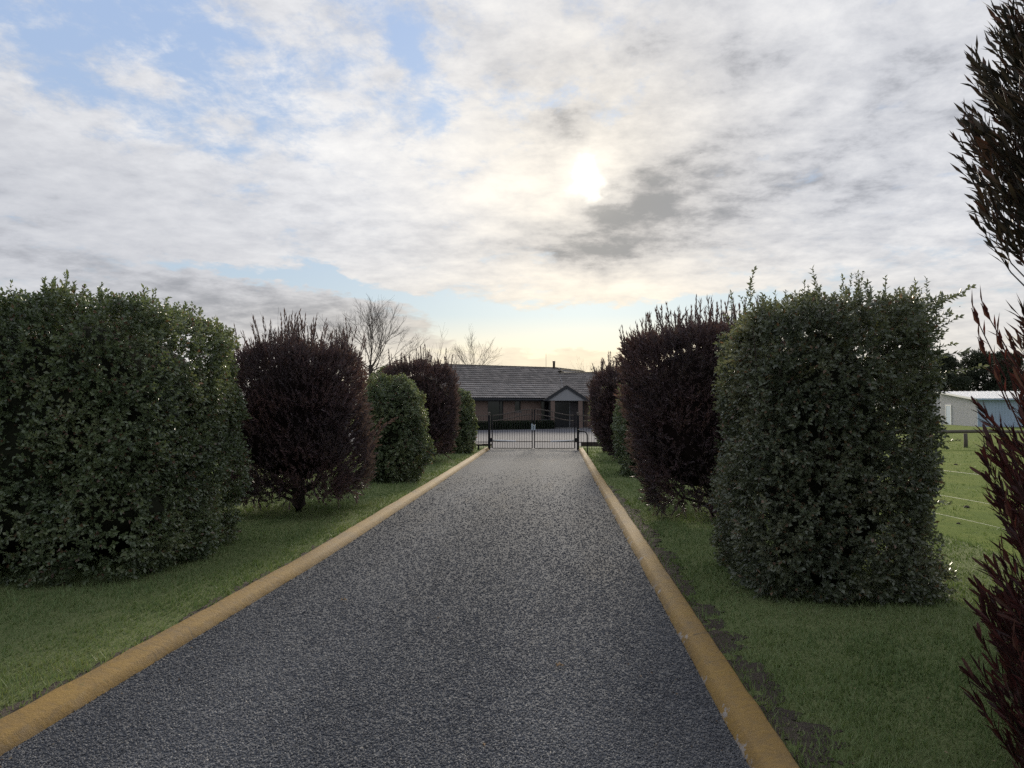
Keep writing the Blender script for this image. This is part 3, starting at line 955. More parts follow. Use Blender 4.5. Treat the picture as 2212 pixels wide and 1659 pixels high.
def window(wing, a, b, z0, z1, y, parent, mullions=(), name='window'):
    f = 0.06
    mb = MB(); yy = y + 0.05
    mb.box(a, a + f, yy, yy + 0.07, z0, z1); mb.box(b - f, b, yy, yy + 0.07, z0, z1)
    mb.box(a + f, b - f, yy, yy + 0.07, z0, z0 + f); mb.box(a + f, b - f, yy, yy + 0.07, z1 - f, z1)
    xs = [a + f]
    for m in mullions:
        mb.box(m - f / 2, m + f / 2, yy, yy + 0.07, z0 + f, z1 - f); xs += [m - f / 2, m + f / 2]
    xs.append(b - f)
    w = mb.obj(name, M['frame'], parent, loc=wing.o, rotz=wing.ang)
    for i in range(0, len(xs), 2):
        p = MB().box(xs[i], xs[i + 1], yy + 0.03, yy + 0.045, z0 + f, z1 - f).obj('pane', M['glass'], w)
    s = MB().box(a - 0.05, b + 0.05, y - 0.06, y + 0.05, z0 - 0.06, z0 - 0.003).obj('sill', M['concrete'], w)
    return w


wy = 0.6
w1 = (at_px(A, 1053.7, wy), at_px(A, 1087.5, wy), 0.28, 2.08)
w2 = (at_px(A, 1112, wy), at_px(A, 1125, wy), 1.27, 2.08)
w3 = (at_px(A, 1169, wy), at_px(A, 1193, wy), 0.66, 2.08)
wall_with_holes(A, 'wall', -6.0, 7.0, wy, 0.25, EAVE - 0.10, [w1, w2, w3], house)
window(A, *w1, wy, house, (w1[0] + 0.80 * (w1[1] - w1[0]),))
window(A, *w2, wy, house)
window(A, *w3, wy, house, ((w3[0] + w3[1]) / 2,))
MB().box(-6.0, -5.75, wy + 0.25, 10.0, 0, EAVE - 0.10).obj('wall', M['brick'], house, loc=A.o, rotz=A.ang)
wall_with_holes(Cw, 'wall', 0.28, 13.0, wy, 0.25, EAVE - 0.10, [], house)
MB().box(-5.75, 9.0, 9.75, 10.0, 0, EAVE - 0.10).obj('wall', M['brick'], house, loc=A.o, rotz=A.ang)

# roof: planes of tiles over thin decks, clipped where hips and valleys meet
roof = empty('roof', (0, 0, 0), 0, house)
TW, TL, LAP = 0.30, 0.42, 0.375  # a tile: two rolls across, laid in courses


def tile_shape():
    v = []; n = 12
    for j, yy in enumerate((0.0, TL)):
        for i in range(n + 1):
            t = i / n
            z = 0.050 * abs(math.sin(math.pi * 2 * t)) ** 1.0 + (0.052 if j == 0 else 0.004)
            v.append((t * TW, yy, z))
    f = [(i, i + 1, n + 2 + i, n + 1 + i) for i in range(n)]
    for i in range(n + 1): v.append((v[i][0], 0.0, v[i][2] - 0.014))
    k = 2 * (n + 1)
    f += [(k + i, k + i + 1, i + 1, i) for i in range(n)]
    return v, f


TV, TF = tile_shape()
tile_me = bpy.data.meshes.new('tile'); tile_me.from_pydata(TV, [], TF); tile_me.update(); tile_me.materials.append(M['tile'])
TVn, TFn = np.array(TV), np.array(TF)


def plane_frame(wing, x, y):
    """matrix placing a tile at (x, y) of the wing's front slope"""
    s = Vector((0, 0, PITCH_R)) + wing.v; s.normalize()
    n = wing.u.cross(s)
    p = wing.P(x, y, EAVE + PITCH_R * y)
    m = Matrix.Identity(4)
    for i, c in enumerate((wing.u, s, n)): m.col[i][0:3] = c
    m.col[3][0:3] = p
    return m


def lay_tiles(wing, ymax, xlo, xhi, singles, parent):
    """courses of tiles; xlo(y), xhi(y) bound the slope; the first `singles` courses are tiles of their own"""
    cs = 1 / math.sqrt(1 + PITCH_R ** 2)
    many = []; row = 0; y = -0.03; made = 0
    while y + LAP * cs * 0.6 < ymax:
        x = math.floor(xlo(y) / TW) * TW
        while x < xhi(y):
            m = plane_frame(wing, x, y)
            if row < singles and made < 296:
                o = link('tile', tile_me, parent); o.matrix_world = m; made += 1
            else:
                mn = np.array(m); jz = random.uniform(-0.004, 0.004)
                many.append((TVn + [0, 0, jz]) @ mn[:3, :3].T + mn[:3, 3])
            x += TW
        y += LAP * cs; row += 1
    if many:
        k = len(TVn)
        v = np.concatenate(many); f = (np.arange(len(many))[:, None, None] * k + TFn[None]).reshape(-1, 4)
        tag(link('tile_courses', mesh_np('tile_courses', v, f, M['tile']), parent), kind='stuff')
    return made


random.seed(3)
RY = 5.3; SL, SR = -1.27, 9.24   # main ridge: how far in, and its two ends
E_pt = A.P(SR, RY, 0)
RZ = EAVE + PITCH_R * RY
r26 = Cw.u                       # downhill direction of the far wing's slope
CY = 4.29                        # ridge of the right wing


def hip_x(y):
    """right limit of the main front slope: the hip above, the valley below"""
    yh = RY - y
    # hip: from E along -v + r26
    d = (-A.v + r26); t = yh / max(1e-6, -d.dot(A.v)) if False else yh / (1 - r26.dot(A.v))
    hx = SR + t * d.dot(A.u)
    # valley: same height on both slopes -> y on wing C equals y here
    # P = A.P(x, y) with (P - C0).Cw.v = y  ->  solve for x
    base = (A.P(0, y, 0) - C0).dot(Cw.v); vx = (y - base) / A.u.dot(Cw.v)
    return min(hx, vx)


def valley_c(y):
    base = (Cw.P(0, y, 0) - A.o).dot(A.v); return (y - base) / Cw.u.dot(A.v)


sg = lay_tiles(A, RY, lambda y: max(-6.57 + y, -4.6), hip_x, 9, roof)
lay_tiles(Cw, CY, valley_c, lambda y: 6.5, 0, roof)

# decks under the tiles
def deck(wing, pts): 
    mb = MB(); mb.slab([wing.P(x, y, EAVE + PITCH_R * y - 0.012) for x, y in pts], 0.10); return mb


deck(A, [(-6.57, 0), (hip_x(0.0), 0), (hip_x(3.2), 3.2), (hip_x(RY - 0.02), RY), (SL, RY)]).obj('roof_deck', M['dark_trim'], roof)
deck(Cw, [(valley_c(0), 0), (13.6, 0), (13.6, CY), (valley_c(CY), CY)]).obj('roof_deck', M['dark_trim'], roof)
mb = MB()                        # back slopes and hipped left end, out of sight from the drive but there
e0 = A.P(SL, RY, RZ - 0.012); e1 = A.P(SR, RY, RZ - 0.012); z0 = EAVE - 0.012
mb.slab([e1, A.P(SR + 1.0, 10.6, z0), A.P(-6.57, 10.6, z0), e0], 0.10)
mb.slab([e0, A.P(-6.57, 10.6, z0), A.P(-6.57, 0, z0)], 0.10)
mb.slab([Cw.P(13.6, CY, EAVE + PITCH_R * CY - 0.012), Cw.P(13.6, 2 * CY, EAVE - 0.012), Cw.P(2.0, 2 * CY, EAVE - 0.012), Cw.P(valley_c(CY) + 1.5, CY, EAVE + PITCH_R * CY - 0.012)], 0.10)
mb.obj('back_slope', M['tile'], roof)

# far wing, its ridge running away to the right from the end of the main ridge
G = Wing(0, 0, 64.0); G.o = Vector((E_pt.x, E_pt.y, 0))
mb = MB()
L2 = 6.2
q = lambda along, down, dz=0.0: G.P(along, -down, RZ - PITCH_R * down + dz)
hipd = (-A.v + r26); ht = 3.4
h_end = E_pt + hipd * (ht / (hipd.dot(r26)))
mb.slab([q(0, 0), Vector((h_end.x, h_end.y, RZ - PITCH_R * ht)), q(L2 + 4.2, 4.2), q(L2, 0)], 0.08)
mb.slab([q(L2, 0), q(L2 + 4.2, 4.2), G.P(L2 + 4.2, 4.2, RZ - PITCH_R * 4.2)], 0.08)
mb.slab([q(0, 0), q(L2, 0), G.P(L2 + 4.2, 4.2, RZ - PITCH_R * 4.2), G.P(0, 4.2, RZ - PITCH_R * 4.2)], 0.08)
mb.obj('far_slope', M['matt_tile'], roof)
MB().box(0.5, L2 + 3.5, -3.4, 3.4, 0, 2.9).obj('wall', M['brick'], house, loc=G.o, rotz=G.ang)


def caps(p0, p1, name='ridge_cap'):
    """a run of half-round ridge tiles"""
    p0, p1 = Vector(p0), Vector(p1); n = max(2, int((p1 - p0).length / 0.40)); mb = MB()
    d = (p1 - p0).normalized(); sd = d.cross(Vector((0, 0, 1))).normalized(); up = sd.cross(d)
    for i in range(n):
        a = p0 + (p1 - p0) * (i / n); b = p0 + (p1 - p0) * ((i + 1) / n + 0.02)
        pts = []
        for (q_, rr) in ((a, 0.125), (b, 0.105)):
            for k in range(7):
                t = math.pi * k / 6
                pts.append(q_ + sd * (math.cos(t) * rr) + up * (math.sin(t) * rr * 0.8 - 0.02))
        mb.poly(pts, [(k, k + 1, k + 8, k + 7) for k in range(6)] + [tuple(range(6, -1, -1))])
    return mb.obj(name, M['ridge'], roof)


up05 = Vector((0, 0, 0.045))
caps(A.P(SL, RY, RZ) + up05, A.P(SR, RY, RZ) + up05)
caps(E_pt + Vector((0, 0, RZ)) + up05, Vector((h_end.x, h_end.y, RZ - PITCH_R * ht)) + up05)
caps(Cw.P(valley_c(CY), CY, EAVE + PITCH_R * CY) + up05, Cw.P(13.6, CY, EAVE + PITCH_R * CY) + up05)
caps(A.P(SL, RY, RZ) + up05, A.P(-6.57, 0, EAVE) + up05)
caps(q(0, 0) + up05, q(L2, 0) + up05)
caps(q(L2, 0) + up05, q(L2 + 4.2, 4.2) + up05)
# metal valley gutter
vp = [A.P(hip_x(t), t, EAVE + PITCH_R * t + 0.05) for t in (0.0, 1.0, 2.0, 3.0, 4.0)]
mb = MB()
for a, b in zip(vp, vp[1:]):
    s_ = Vector((A.u.x, A.u.y, 0)) * 0.07
    mb.poly([a - s_ + Vector((0, 0, .03)), a, a + s_ + Vector((0, 0, .03)), b + s_ + Vector((0, 0, .03)), b, b - s_ + Vector((0, 0, .03))], [(0, 1, 4, 5), (1, 2, 3, 4)])
mb.obj('valley_gutter', plain('valley_metal', (0.32, 0.32, 0.34), 0.4, 0.4), roof)

# fascia, gutter, soffit
for wing, x0, x1 in ((A, -6.57, 6.67), (Cw, 0.02, 13.6)):
    MB().box(x0, x1, 0.0, 0.03, EAVE - 0.20, EAVE - 0.02).obj('fascia', M['dark_trim'], house, loc=wing.o, rotz=wing.ang)
    MB().tube([(x0, -0.06, EAVE - 0.09), (x1, -0.06, EAVE - 0.09)], 0.055, 8).obj('gutter', M['dark_trim'], house, loc=wing.o, rotz=wing.ang)
    MB().box(x0, x1, 0.035, wy, EAVE - 0.19, EAVE - 0.16).obj('soffit', M['soffit'], house, loc=wing.o, rotz=wing.ang)

# porch in the inner corner
PF = Wing((1224 - 1106) / F * 57.3, 57.3, -3.0)
porch = empty('porch', PF.o, PF.ang, house)
PZ, PA, PHW = 2.09, 3.20, 1.68   # underside of the gable, its apex, half width
for sx in (-1, 1):
    MB().box(sx * 1.03 - 0.155, sx * 1.03 + 0.155, 0.10, 0.41, 0, PZ).obj('column', M['brick'], porch)
mb = MB(); mb.poly([(-PHW + 0.2, 0.06, PZ), (PHW - 0.2, 0.06, PZ), (0, 0.06, PA - 0.16), (-PHW + 0.2, 0.12, PZ), (PHW - 0.2, 0.12, PZ), (0, 0.12, PA - 0.16)],
                   [(0, 1, 2), (5, 4, 3), (0, 3, 4, 1), (1, 4, 5, 2), (2, 5, 3, 0)])
mb.obj('gable', M['gable'], porch)
sl = (PA - PZ + 0.10) / PHW
for sx in (-1, 1):
    mb = MB()                     # barge board along the gable, then the roof plane behind it
    mb.poly([(sx * (PHW + 0.02), -0.02, PZ - 0.02), (sx * (PHW + 0.02), -0.02, PZ - 0.02 + 0.05), (0, -0.02, PA + 0.02), (0, -0.02, PA - 0.20), (sx * (PHW - 0.26), -0.02, PZ - 0.02),
             (sx * (PHW + 0.02), 0.05, PZ - 0.02), (sx * (PHW + 0.02), 0.05, PZ + 0.03), (0, 0.05, PA + 0.02), (0, 0.05, PA - 0.20), (sx * (PHW - 0.26), 0.05, PZ - 0.02)],
            [(0, 1, 2, 3, 4), (9, 8, 7, 6, 5), (0, 5, 6, 1), (1, 6, 7, 2), (3, 8, 9, 4), (4, 9, 5, 0)])
    mb.obj('barge_board', M['dark_trim'], porch)
    mb = MB(); z1 = PZ + 0.03
    qd = [(sx * (PHW + 0.06), -0.04, z1 - 0.01), (0, -0.04, PA + 0.035), (0, 4.2, PA + 0.035), (sx * (PHW + 0.06), 1.6, z1 - 0.01)]
    mb.slab(qd if sx < 0 else qd[::-1], -0.03)
    mb.obj('porch_roof', M['tile'], porch)
MB().box(-PHW + 0.15, PHW - 0.15, 0.13, 2.0, PZ - 0.03, PZ - 0.003).obj('ceiling', M['soffit'], porch)
MB().box(-1.5, 1.6, -0.15, 2.6, 0.0, 0.06).obj('step', M['concrete'], porch)
# glazed entrance behind the columns
dr = MB().box(-1.35, 1.35, 1.15, 1.23, 1.98, 2.10).box(-1.35, -1.27, 1.15, 1.23, 0.06, 1.98).box(1.27, 1.35, 1.15, 1.23, 0.06, 1.98).box(0.22, 0.32, 1.15, 1.23, 0.06, 1.98).obj('door_frame', M['frame'], porch)
MB().box(-1.265, 0.215, 1.17, 1.19, 0.065, 1.975).obj('pane', M['glass'], dr)
d_ = MB().box(0.325, 1.265, 1.16, 1.205, 0.065, 1.975).obj('door', M['door'], porch)
MB().tube([(0.42, 1.11, 0.95), (0.42, 1.11, 1.25)], 0.018, 6).obj('handle', M['aerial'], d_)
MB().tube([(0.25, 1.12, 0.06), (0.25, 1.12, 2.02)], 0.022, 6).obj('downpipe', M['gable'], porch)

# flue and aerial on the ridge
fx = at_px(A, 1194.6, RY); p = A.P(fx, RY - 0.15, RZ - 0.1)
fl = MB().lathe([(0.10, 0), (0.10, 0.58), (0.125, 0.585), (0.125, 0.63), (0.06, 0.64), (0.06, 0.68)], 12).obj('flue', M['flue'], house, True, loc=p)
MB().lathe([(0.145, 0.68), (0.145, 0.70), (0.10, 0.74), (0.03, 0.755)], 12).obj('cowl', M['flue'], fl)
ax_ = at_px(A, 1181, RY); p = A.P(ax_, RY + 0.1, RZ - 0.05)
MB().tube([(0, 0, 0), (0, 0, 1.30)], [0.020, 0.012], 6).obj('aerial', M['aerial'], house, loc=p)

# ---------------------------------------------------------------- gate, side fences, yard edging, intercom
M['iron'] = plain('black_iron', (0.018, 0.018, 0.022), 0.8, 0.0, 0.2, 12, 0.15)
M['rail_top'] = plain('weathered_iron', (0.115, 0.098, 0.090), 0.85, 0.0, 0.2, 6, 0.15)
M['galv'] = plain('silver_tube', (0.78, 0.78, 0.80), 0.8, 0.0, 0.05, 6, 0.1)
M['latch'] = plain('latch_cover', (0.40, 0.47, 0.52), 0.4, 0.0, 0.1)
M['timber'] = plain('timber_edging', (0.050, 0.036, 0.030), 0.9, 0, 0.3, 8)

GY = 28.95


def arc_z(t, lo, hi):
    """swan-neck rail: level at the post (t = 0), crest at the meeting stile (t = 1)"""
    s = t * t * (3 - 2 * t)
    return lo + (hi - lo) * s


def leaf_gate(sx):
    g = empty('driveway_gate', (sx * 1.60, GY, 0.02))
    tag(g, ('left' if sx < 0 else 'right') + ' leaf of the black iron gate across the drive, arched up towards its middle', 'gate', 'iron gate leaves across the drive')
    # local x runs from the hinge (0) to the meeting stile (1.575) towards the middle of the drive
    W_ = 1.575; f = -sx
    X = lambda x: f * x
    for x, r_, zt in ((0.05, 0.022, arc_z(0.03, 1.27, 1.50)), (W_ - 0.02, 0.020, 1.50)):
        MB().box(X(x) - r_, X(x) + r_, -r_, r_, 0.03, zt).obj('stile', M['iron'], g)
    for z in (0.035, 0.285):
        MB().box(min(X(0.075), X(W_ - 0.042)), max(X(0.075), X(W_ - 0.042)), -0.016, 0.016, z - 0.014, z + 0.014).obj('rail', M['iron'], g)
    for lo, hi in ((1.27, 1.50), (1.07, 1.30)):
        pts = [(X(0.075 + (W_ - 0.117) * i / 14), 0, arc_z(i / 14, lo, hi)) for i in range(15)]
        MB().tube(pts, 0.021, 6).obj('arched_rail', M['rail_top'], g, True)
    nb = 15
    bar = None
    for i in range(nb):
        x = 0.075 + (W_ - 0.117) * (i + 1) / (nb + 1); t = (i + 1) / (nb + 1)
        if bar is None: bar = MB().box(-0.0065, 0.0065, -0.0065, 0.0065, 0, 1).mesh('baluster', M['iron'])
        b = link('baluster', bar, g, (X(x), 0, 0.05)); b.scale = (1, 1, arc_z(t, 1.27, 1.50) - 0.06)
    MB().box(X(W_ - 0.02) - 0.033, X(W_ - 0.02) + 0.033, -0.075, -0.023, 0.72, 0.96 if sx < 0 else 0.92).obj('latch', M['latch'], g)
    op = MB().box(min(X(-0.02), X(0.075)), max(X(-0.02), X(0.075)), -0.14, -0.04, 0.27, 0.43).obj('gate_opener', M['iron'], g)
    MB().tube([(X(0.08), -0.09, 0.335), (X(0.95), -0.09, 0.305)], 0.026, 8).obj('piston', M['galv'], op, True)
    return g


leaf_gate(-1); leaf_gate(1)


def post(x, y, label):
    o = empty('gate_post', (x, y, 0))
    tag(o, label, 'gate post', 'iron posts of the driveway gate')
    MB().box(-0.044, 0.044, -0.044, 0.044, 0, 1.29).obj('shaft', M['iron'], o)
    MB().lathe([(0.052, 1.292), (0.052, 1.305), (0.03, 1.325), (0.048, 1.35), (0.052, 1.375), (0.036, 1.405), (0.008, 1.418)], 12).obj('cap', M['rail_top'], o, True)


post(-1.665, GY + 0.02, 'black iron gate post with round cap at the left end of the gate')
post(1.670, GY + 0.02, 'black iron gate post with round cap at the right end of the gate')


def side_panel(x0, x1, label):
    o = empty('fence_panel', (x0, GY + 0.05, 0))
    tag(o, label, 'fence', 'iron railings either side of the gate')
    L = x1 - x0; s = 1 if L > 0 else -1; L = abs(L)
    bx = lambda a, b: (min(s * a, s * b), max(s * a, s * b))
    for z in (0.03, 0.285, 1.08, 1.28):
        a, b = bx(0, L)
        MB().box(a, b, -0.015, 0.015, z - 0.013, z + 0.013).obj('rail', M['iron'] if z < 1 else M['rail_top'], o)
    bar = MB().box(-0.0065, 0.0065, -0.0062, 0.0062, 0.045, 1.265).mesh('baluster', M['iron'])
    for i in range(int(L / 0.097)):
        link('baluster', bar, o, (s * (0.097 * (i + 0.75)), 0, 0))
    a, b = bx(L, L + 0.07)
    MB().box(a, b, -0.035, 0.035, 0, 1.32).obj('end_post', M['iron'], o)


side_panel(-1.712, -3.6, 'low black iron railing panel on the grass left of the gate')
side_panel(1.717, 3.6, 'low black iron railing panel on the grass right of the gate')

tag(MB().box(-6.5, -1.75, 30.9, 31.05, 0, 0.13).obj('timber_edging', M['timber']), 'dark timber edging of the yard behind the left railing', 'edging', None)
tag(MB().box(1.85, 4.6, 30.9, 31.10, 0, 0.19).obj('timber_edging', M['timber']), 'brown timber edging of the yard behind the right railing', 'edging', None)
for x0, x1 in ((-7.0, -1.72), (1.72, 5.6)):
    tag(link('lawn', grid_sheet('lawn', np.linspace(0, 1, 10), np.array([29.28, 29.6, 30.2, 30.92]), lambda u, y: x0 + (x1 - x0) * u, lambda x, y: 0.045 + 0 * x, M['grass'])), kind='structure')

ic = empty('intercom', (*cw((1269 - 1106) / F * 24.9, 24.9)[:2], 0.05))
tag(ic, 'black gooseneck post with a keypad at its tip, right of the drive', 'intercom')
pp = [(0, 0, 0), (0, 0, 0.62), (-0.015, 0, 0.68), (-0.06, 0, 0.735), (-0.10, 0, 0.755), (-0.15, 0, 0.765), (-0.26, 0, 0.765)]
MB().tube(pp, 0.018, 8).obj('pole', M['iron'], ic, True)
kp = MB().box(-0.315, -0.262, -0.05, 0.05, 0.70, 0.83).obj('keypad', M['iron'], ic)
MB().lathe([(0.075, 0), (0.075, 0.012), (0.03, 0.016)], 10).obj('base_plate', M['iron'], ic)

st = empty('garden_stake', (-1.96, 27.9, 0.05))
tag(st, 'short dark stake with a flat top beside the left kerb before the gate', 'stake')
MB().box(-0.03, 0.03, -0.03, 0.03, 0, 0.16).obj('stem', M['iron'], st)
MB().box(-0.10, 0.13, -0.05, 0.05, 0.162, 0.20).obj('plate', M['iron'], st)

# ---------------------------------------------------------------- sheds and the log barrier in the paddock
def m_clad(col, k):
    def f(g, b):
        p = obj_pos(g)
        n = g.noise(p, 0.7, 4)
        g.put(b.inputs['Base Color'], g.mix(n, tuple(c * 0.93 for c in col), tuple(c * 1.05 for c in col)))
        b.inputs['Roughness'].default_value = k
    return f


M['clad_grey'] = material('grey_cladding', m_clad((0.55, 0.54, 0.56), 0.55))
M['clad_blue'] = material('blue_grey_cladding', m_clad((0.38, 0.47, 0.58), 0.5))
M['white_roof'] = material('pale_metal_roof', m_clad((0.72, 0.73, 0.75), 0.32))
M['white_trim'] = plain('white_trim', (0.72, 0.72, 0.72), 0.5)

K = cw(37.5, 62.0); Kl = cw(40.4, 72.6)
e = (Kl - K); e.z = 0; EL = e.length; e.normalize()
ang = math.atan2(e.y, e.x) - math.pi / 2      # local y runs along the end wall, away from the drive
shed = empty('shed', (K.x, K.y, 0), ang)
tag(shed, 'long grey metal shed with pale shiny roof and a narrow white-framed door', 'shed')


def ribbed(p0, p1, z0, zt0, zt1, th, step=0.22, prof=0.03):
    """metal sheeting with upright ribs between two plan points; the top runs from zt0 to zt1"""
    p0, p1 = Vector(p0), Vector(p1); d = p1 - p0; L = d.length; d.normalize(); nrm = Vector((d.y, -d.x, 0))
    n = int(L / step); mb = MB(); base = []
    for i in range(n + 1):
        for fr, o in ((0.0, 0), (0.70, 0), (0.78, prof), (0.92, prof)):
            t = min((i + fr) * step, L)
            base.append((t, o))
    pts = []
    for t, o in base:
        q_ = p0 + d * t + nrm * o; zt = zt0 + (zt1 - zt0) * t / L
        pts += [(q_.x, q_.y, z0), (q_.x, q_.y, zt)]
    mb.poly(pts, [(2 * i, 2 * i + 2, 2 * i + 3, 2 * i + 1) for i in range(len(base) - 1)])
    a, b = p0 - nrm * th, p1 - nrm * th
    mb.poly([(a.x, a.y, z0), (b.x, b.y, z0), (b.x, b.y, zt1), (a.x, a.y, zt0)], [(3, 2, 1, 0)])
    return mb


EV, RD = 2.27, 3.02
ribbed((0, EL, 0), (0, 0, 0), 0, RD, EV, 0.08).obj('wall', M['clad_grey'], shed)
ribbed((0, 0, 0), (16, 0, 0), 0, EV, EV, 0.08).obj('wall', M['clad_blue'], shed)
ribbed((16, 0.1, 0), (16, EL, 0), 0, EV, RD, 0.08).obj('wall', M['clad_grey'], shed)
ribbed((16, EL, 0), (0, EL, 0), 0, RD, RD, 0.08).obj('wall', M['clad_grey'], shed)
mb = MB(); mb.slab([(-0.25, -0.3, EV + 0.02), (16.3, -0.3, EV + 0.02), (16.3, EL + 0.2, RD + 0.06), (-0.25, EL + 0.2, RD + 0.06)], 0.05)
for i in range(36):
    x = -0.2 + i * 0.46
    mb.slab([(x, -0.3, EV + 0.055), (x + 0.06, -0.3, EV + 0.055), (x + 0.06, EL + 0.2, RD + 0.095), (x, EL + 0.2, RD + 0.095)], 0.03)
mb.obj('roof', M['white_roof'], shed)
mb = MB(); mb.slab([(-0.33, -0.32, EV + 0.07), (-0.255, -0.32, EV + 0.07), (-0.255, EL + 0.2, RD + 0.11), (-0.33, EL + 0.2, RD + 0.11)], 0.16); mb.obj('barge', M['white_trim'], shed)
MB().box(-0.1, 16.1, -0.40, -0.305, EV - 0.10, EV + 0.03).obj('gutter', M['clad_blue'], shed)
d_ = MB().box(-0.10, -0.04, 7.25, 8.65, 0.03, 1.72).obj('door', M['clad_blue'], shed)
for a, b, z0, z1 in ((7.10, 7.25, 0, 1.82), (8.65, 8.80, 0, 1.82), (7.25, 8.65, 1.725, 1.82)):
    MB().box(-0.115, -0.035, a, b, z0, z1).obj('jamb', M['white_trim'], d_)
MB().box(-0.035, 0.05, -0.05, -0.001, 0, EV - 0.1).obj('corner_trim', M['clad_blue'], shed)

p = cw((2010 - 1106) / F * 82, 82)
ls = empty('lean_to_shed', (p.x, p.y, 0), ang)
tag(ls, 'low blue-grey lean-to standing behind the left end of the grey shed', 'shed')
ribbed((-2.0, 5, 0), (-2.0, 0, 0), 0, 2.75, 2.55, 0.08).obj('wall', M['clad_blue'], ls)
ribbed((-2.0, 0, 0), (5.5, 0, 0), 0, 2.55, 2.55, 0.08).obj('wall', M['clad_grey'], ls)
mb = MB(); mb.slab([(-2.2, -0.2, 2.58), (5.7, -0.2, 2.58), (5.7, 5.2, 2.80), (-2.2, 5.2, 2.80)], 0.06); mb.obj('roof', M['clad_blue'], ls)

M['log'] = plain('weathered_log', (0.110, 0.095, 0.080), 0.9, 0, 0.35, 9)
c = cw((2084 - 1106) / F * 30.2, 30.2)
lb = empty('log_barrier', (c.x, c.y, 0), YAW)
tag(lb, 'low barrier of one long round log on short posts in the paddock before the shed', 'barrier')
random.seed(8)
pts = [(-4.2 + 0.8 * i, 0.01 * math.sin(i * 2.1), 0.64 + 0.012 * math.sin(i * 1.3)) for i in range(13)]
MB().tube(pts, [0.075 - 0.0015 * i for i in range(13)], 10).obj('log', M['log'], lb, True)
for x in (-3.2, 0.0, 3.2):
    MB().tube([(x, 0, -0.1), (x + 0.01, 0, 0.3), (x, 0, 0.57)], [0.078, 0.072, 0.07], 8).obj('post', M['log'], lb, True)

# white electric-fence wires along the paddock edge
wf = empty('wire_fence', (5.55, 0, 0))
tag(wf, 'three thin white wires strung along the paddock between the right shrubs', 'fence')
M['wire'] = plain('white_wire', (0.28, 0.28, 0.27), 0.5)
M['post_dark'] = plain('fence_stake', (0.09, 0.08, 0.07), 0.9)
for h in (0.86, 0.56, 0.33):
    pts = [(-0.055 * (yy - 8) + 0.0, yy, h - 0.035 * math.sin(math.pi * ((yy - 2.6) % 6) / 6)) for yy in np.arange(-1, 27.01, 0.5)]
    MB().tube(pts, 0.0012, 4).obj('wire', M['wire'], wf)
for yy in (2.6, 14.6, 20.6, 26.6):
    MB().tube([(-0.055 * (yy - 8), yy, -0.1), (-0.055 * (yy - 8), yy, 0.98)], 0.02, 6).obj('stake', M['post_dark'], wf)


# small things lying about
def m_dry(g, b):
    g.put(b.inputs['Base Color'], g.mix(g.noise(obj_pos(g), 40, 3), (0.24, 0.15, 0.08), (0.40, 0.30, 0.19))); b.inputs['Roughness'].default_value = 0.8


M['dry_leaf'] = material('dry_leaf', m_dry)


def fallen_leaf(px, py, size, rot, label, spread=1.0):
    d = 1.575 * F / (py - 879.5); p = cw((px - 1106) / F * d, d, 0.036)
    mb = MB(); n = 10; pts = [(0, 0, 0.010)]
    for i in range(n):
        a = 2 * math.pi * i / n; r_ = size * (1.0 if i % 2 == 0 else 0.55) * (1.2 if i in (0,) else 1)
        pts.append((r_ * math.cos(a), r_ * math.sin(a) * spread, 0.006 + 0.012 * (i % 3) * spread))
    mb.poly(pts, [(0, 1 + i, 1 + (i + 1) % n) for i in range(n)])
    o = mb.obj('fallen_leaf', M['dry_leaf'], loc=p, rotz=rot)
    tag(o, label, 'leaf', 'fallen leaves on the drive')


fallen_leaf(1207, 1438, 0.030, 0.4, 'tan fallen leaf in the middle of the drive, beside the right wheel track', 0.8)
fallen_leaf(1047, 1608, 0.017, 1.4, 'small pale fallen leaf nearest the camera on the stone chip', 0.55)
fallen_leaf(948, 1336, 0.020, 2.0, 'narrow pale fallen leaf left of the middle of the drive', 0.4)
fallen_leaf(745, 1297, 0.028, 0.2, 'brown fallen leaf on the chip towards the left kerb', 0.7)


def clod(px, py, s, label):
    d = 1.58 * F / (py - 879.5); p = cw((px - 1106) / F * d, d, 0.0); p.z = float(lawn_z(p.x, p.y))
    mb = MB().lathe([(s, -0.03), (s * 0.95, s * 0.25), (s * 0.6, s * 0.55), (s * 0.15, s * 0.65)], 9)
    r_ = np.random.default_rng(int(px)); mb.v = [(a * r_.uniform(.8, 1.2), b_ * r_.uniform(.8, 1.2), z * r_.uniform(.8, 1.2)) for a, b_, z in mb.v]
    tag(mb.obj('soil_clod', M['soil'], loc=p), label, 'clod', 'dark clods in the paddock grass')


clod(2084, 1096, 0.05, 'black clod of soil on the paddock grass just behind the middle wire')
clod(2066, 1132, 0.028, 'brown clod lying on the paddock grass near the lowest wire')
clod(2062, 1005, 0.05, 'small dark clod on the paddock grass below the log barrier')


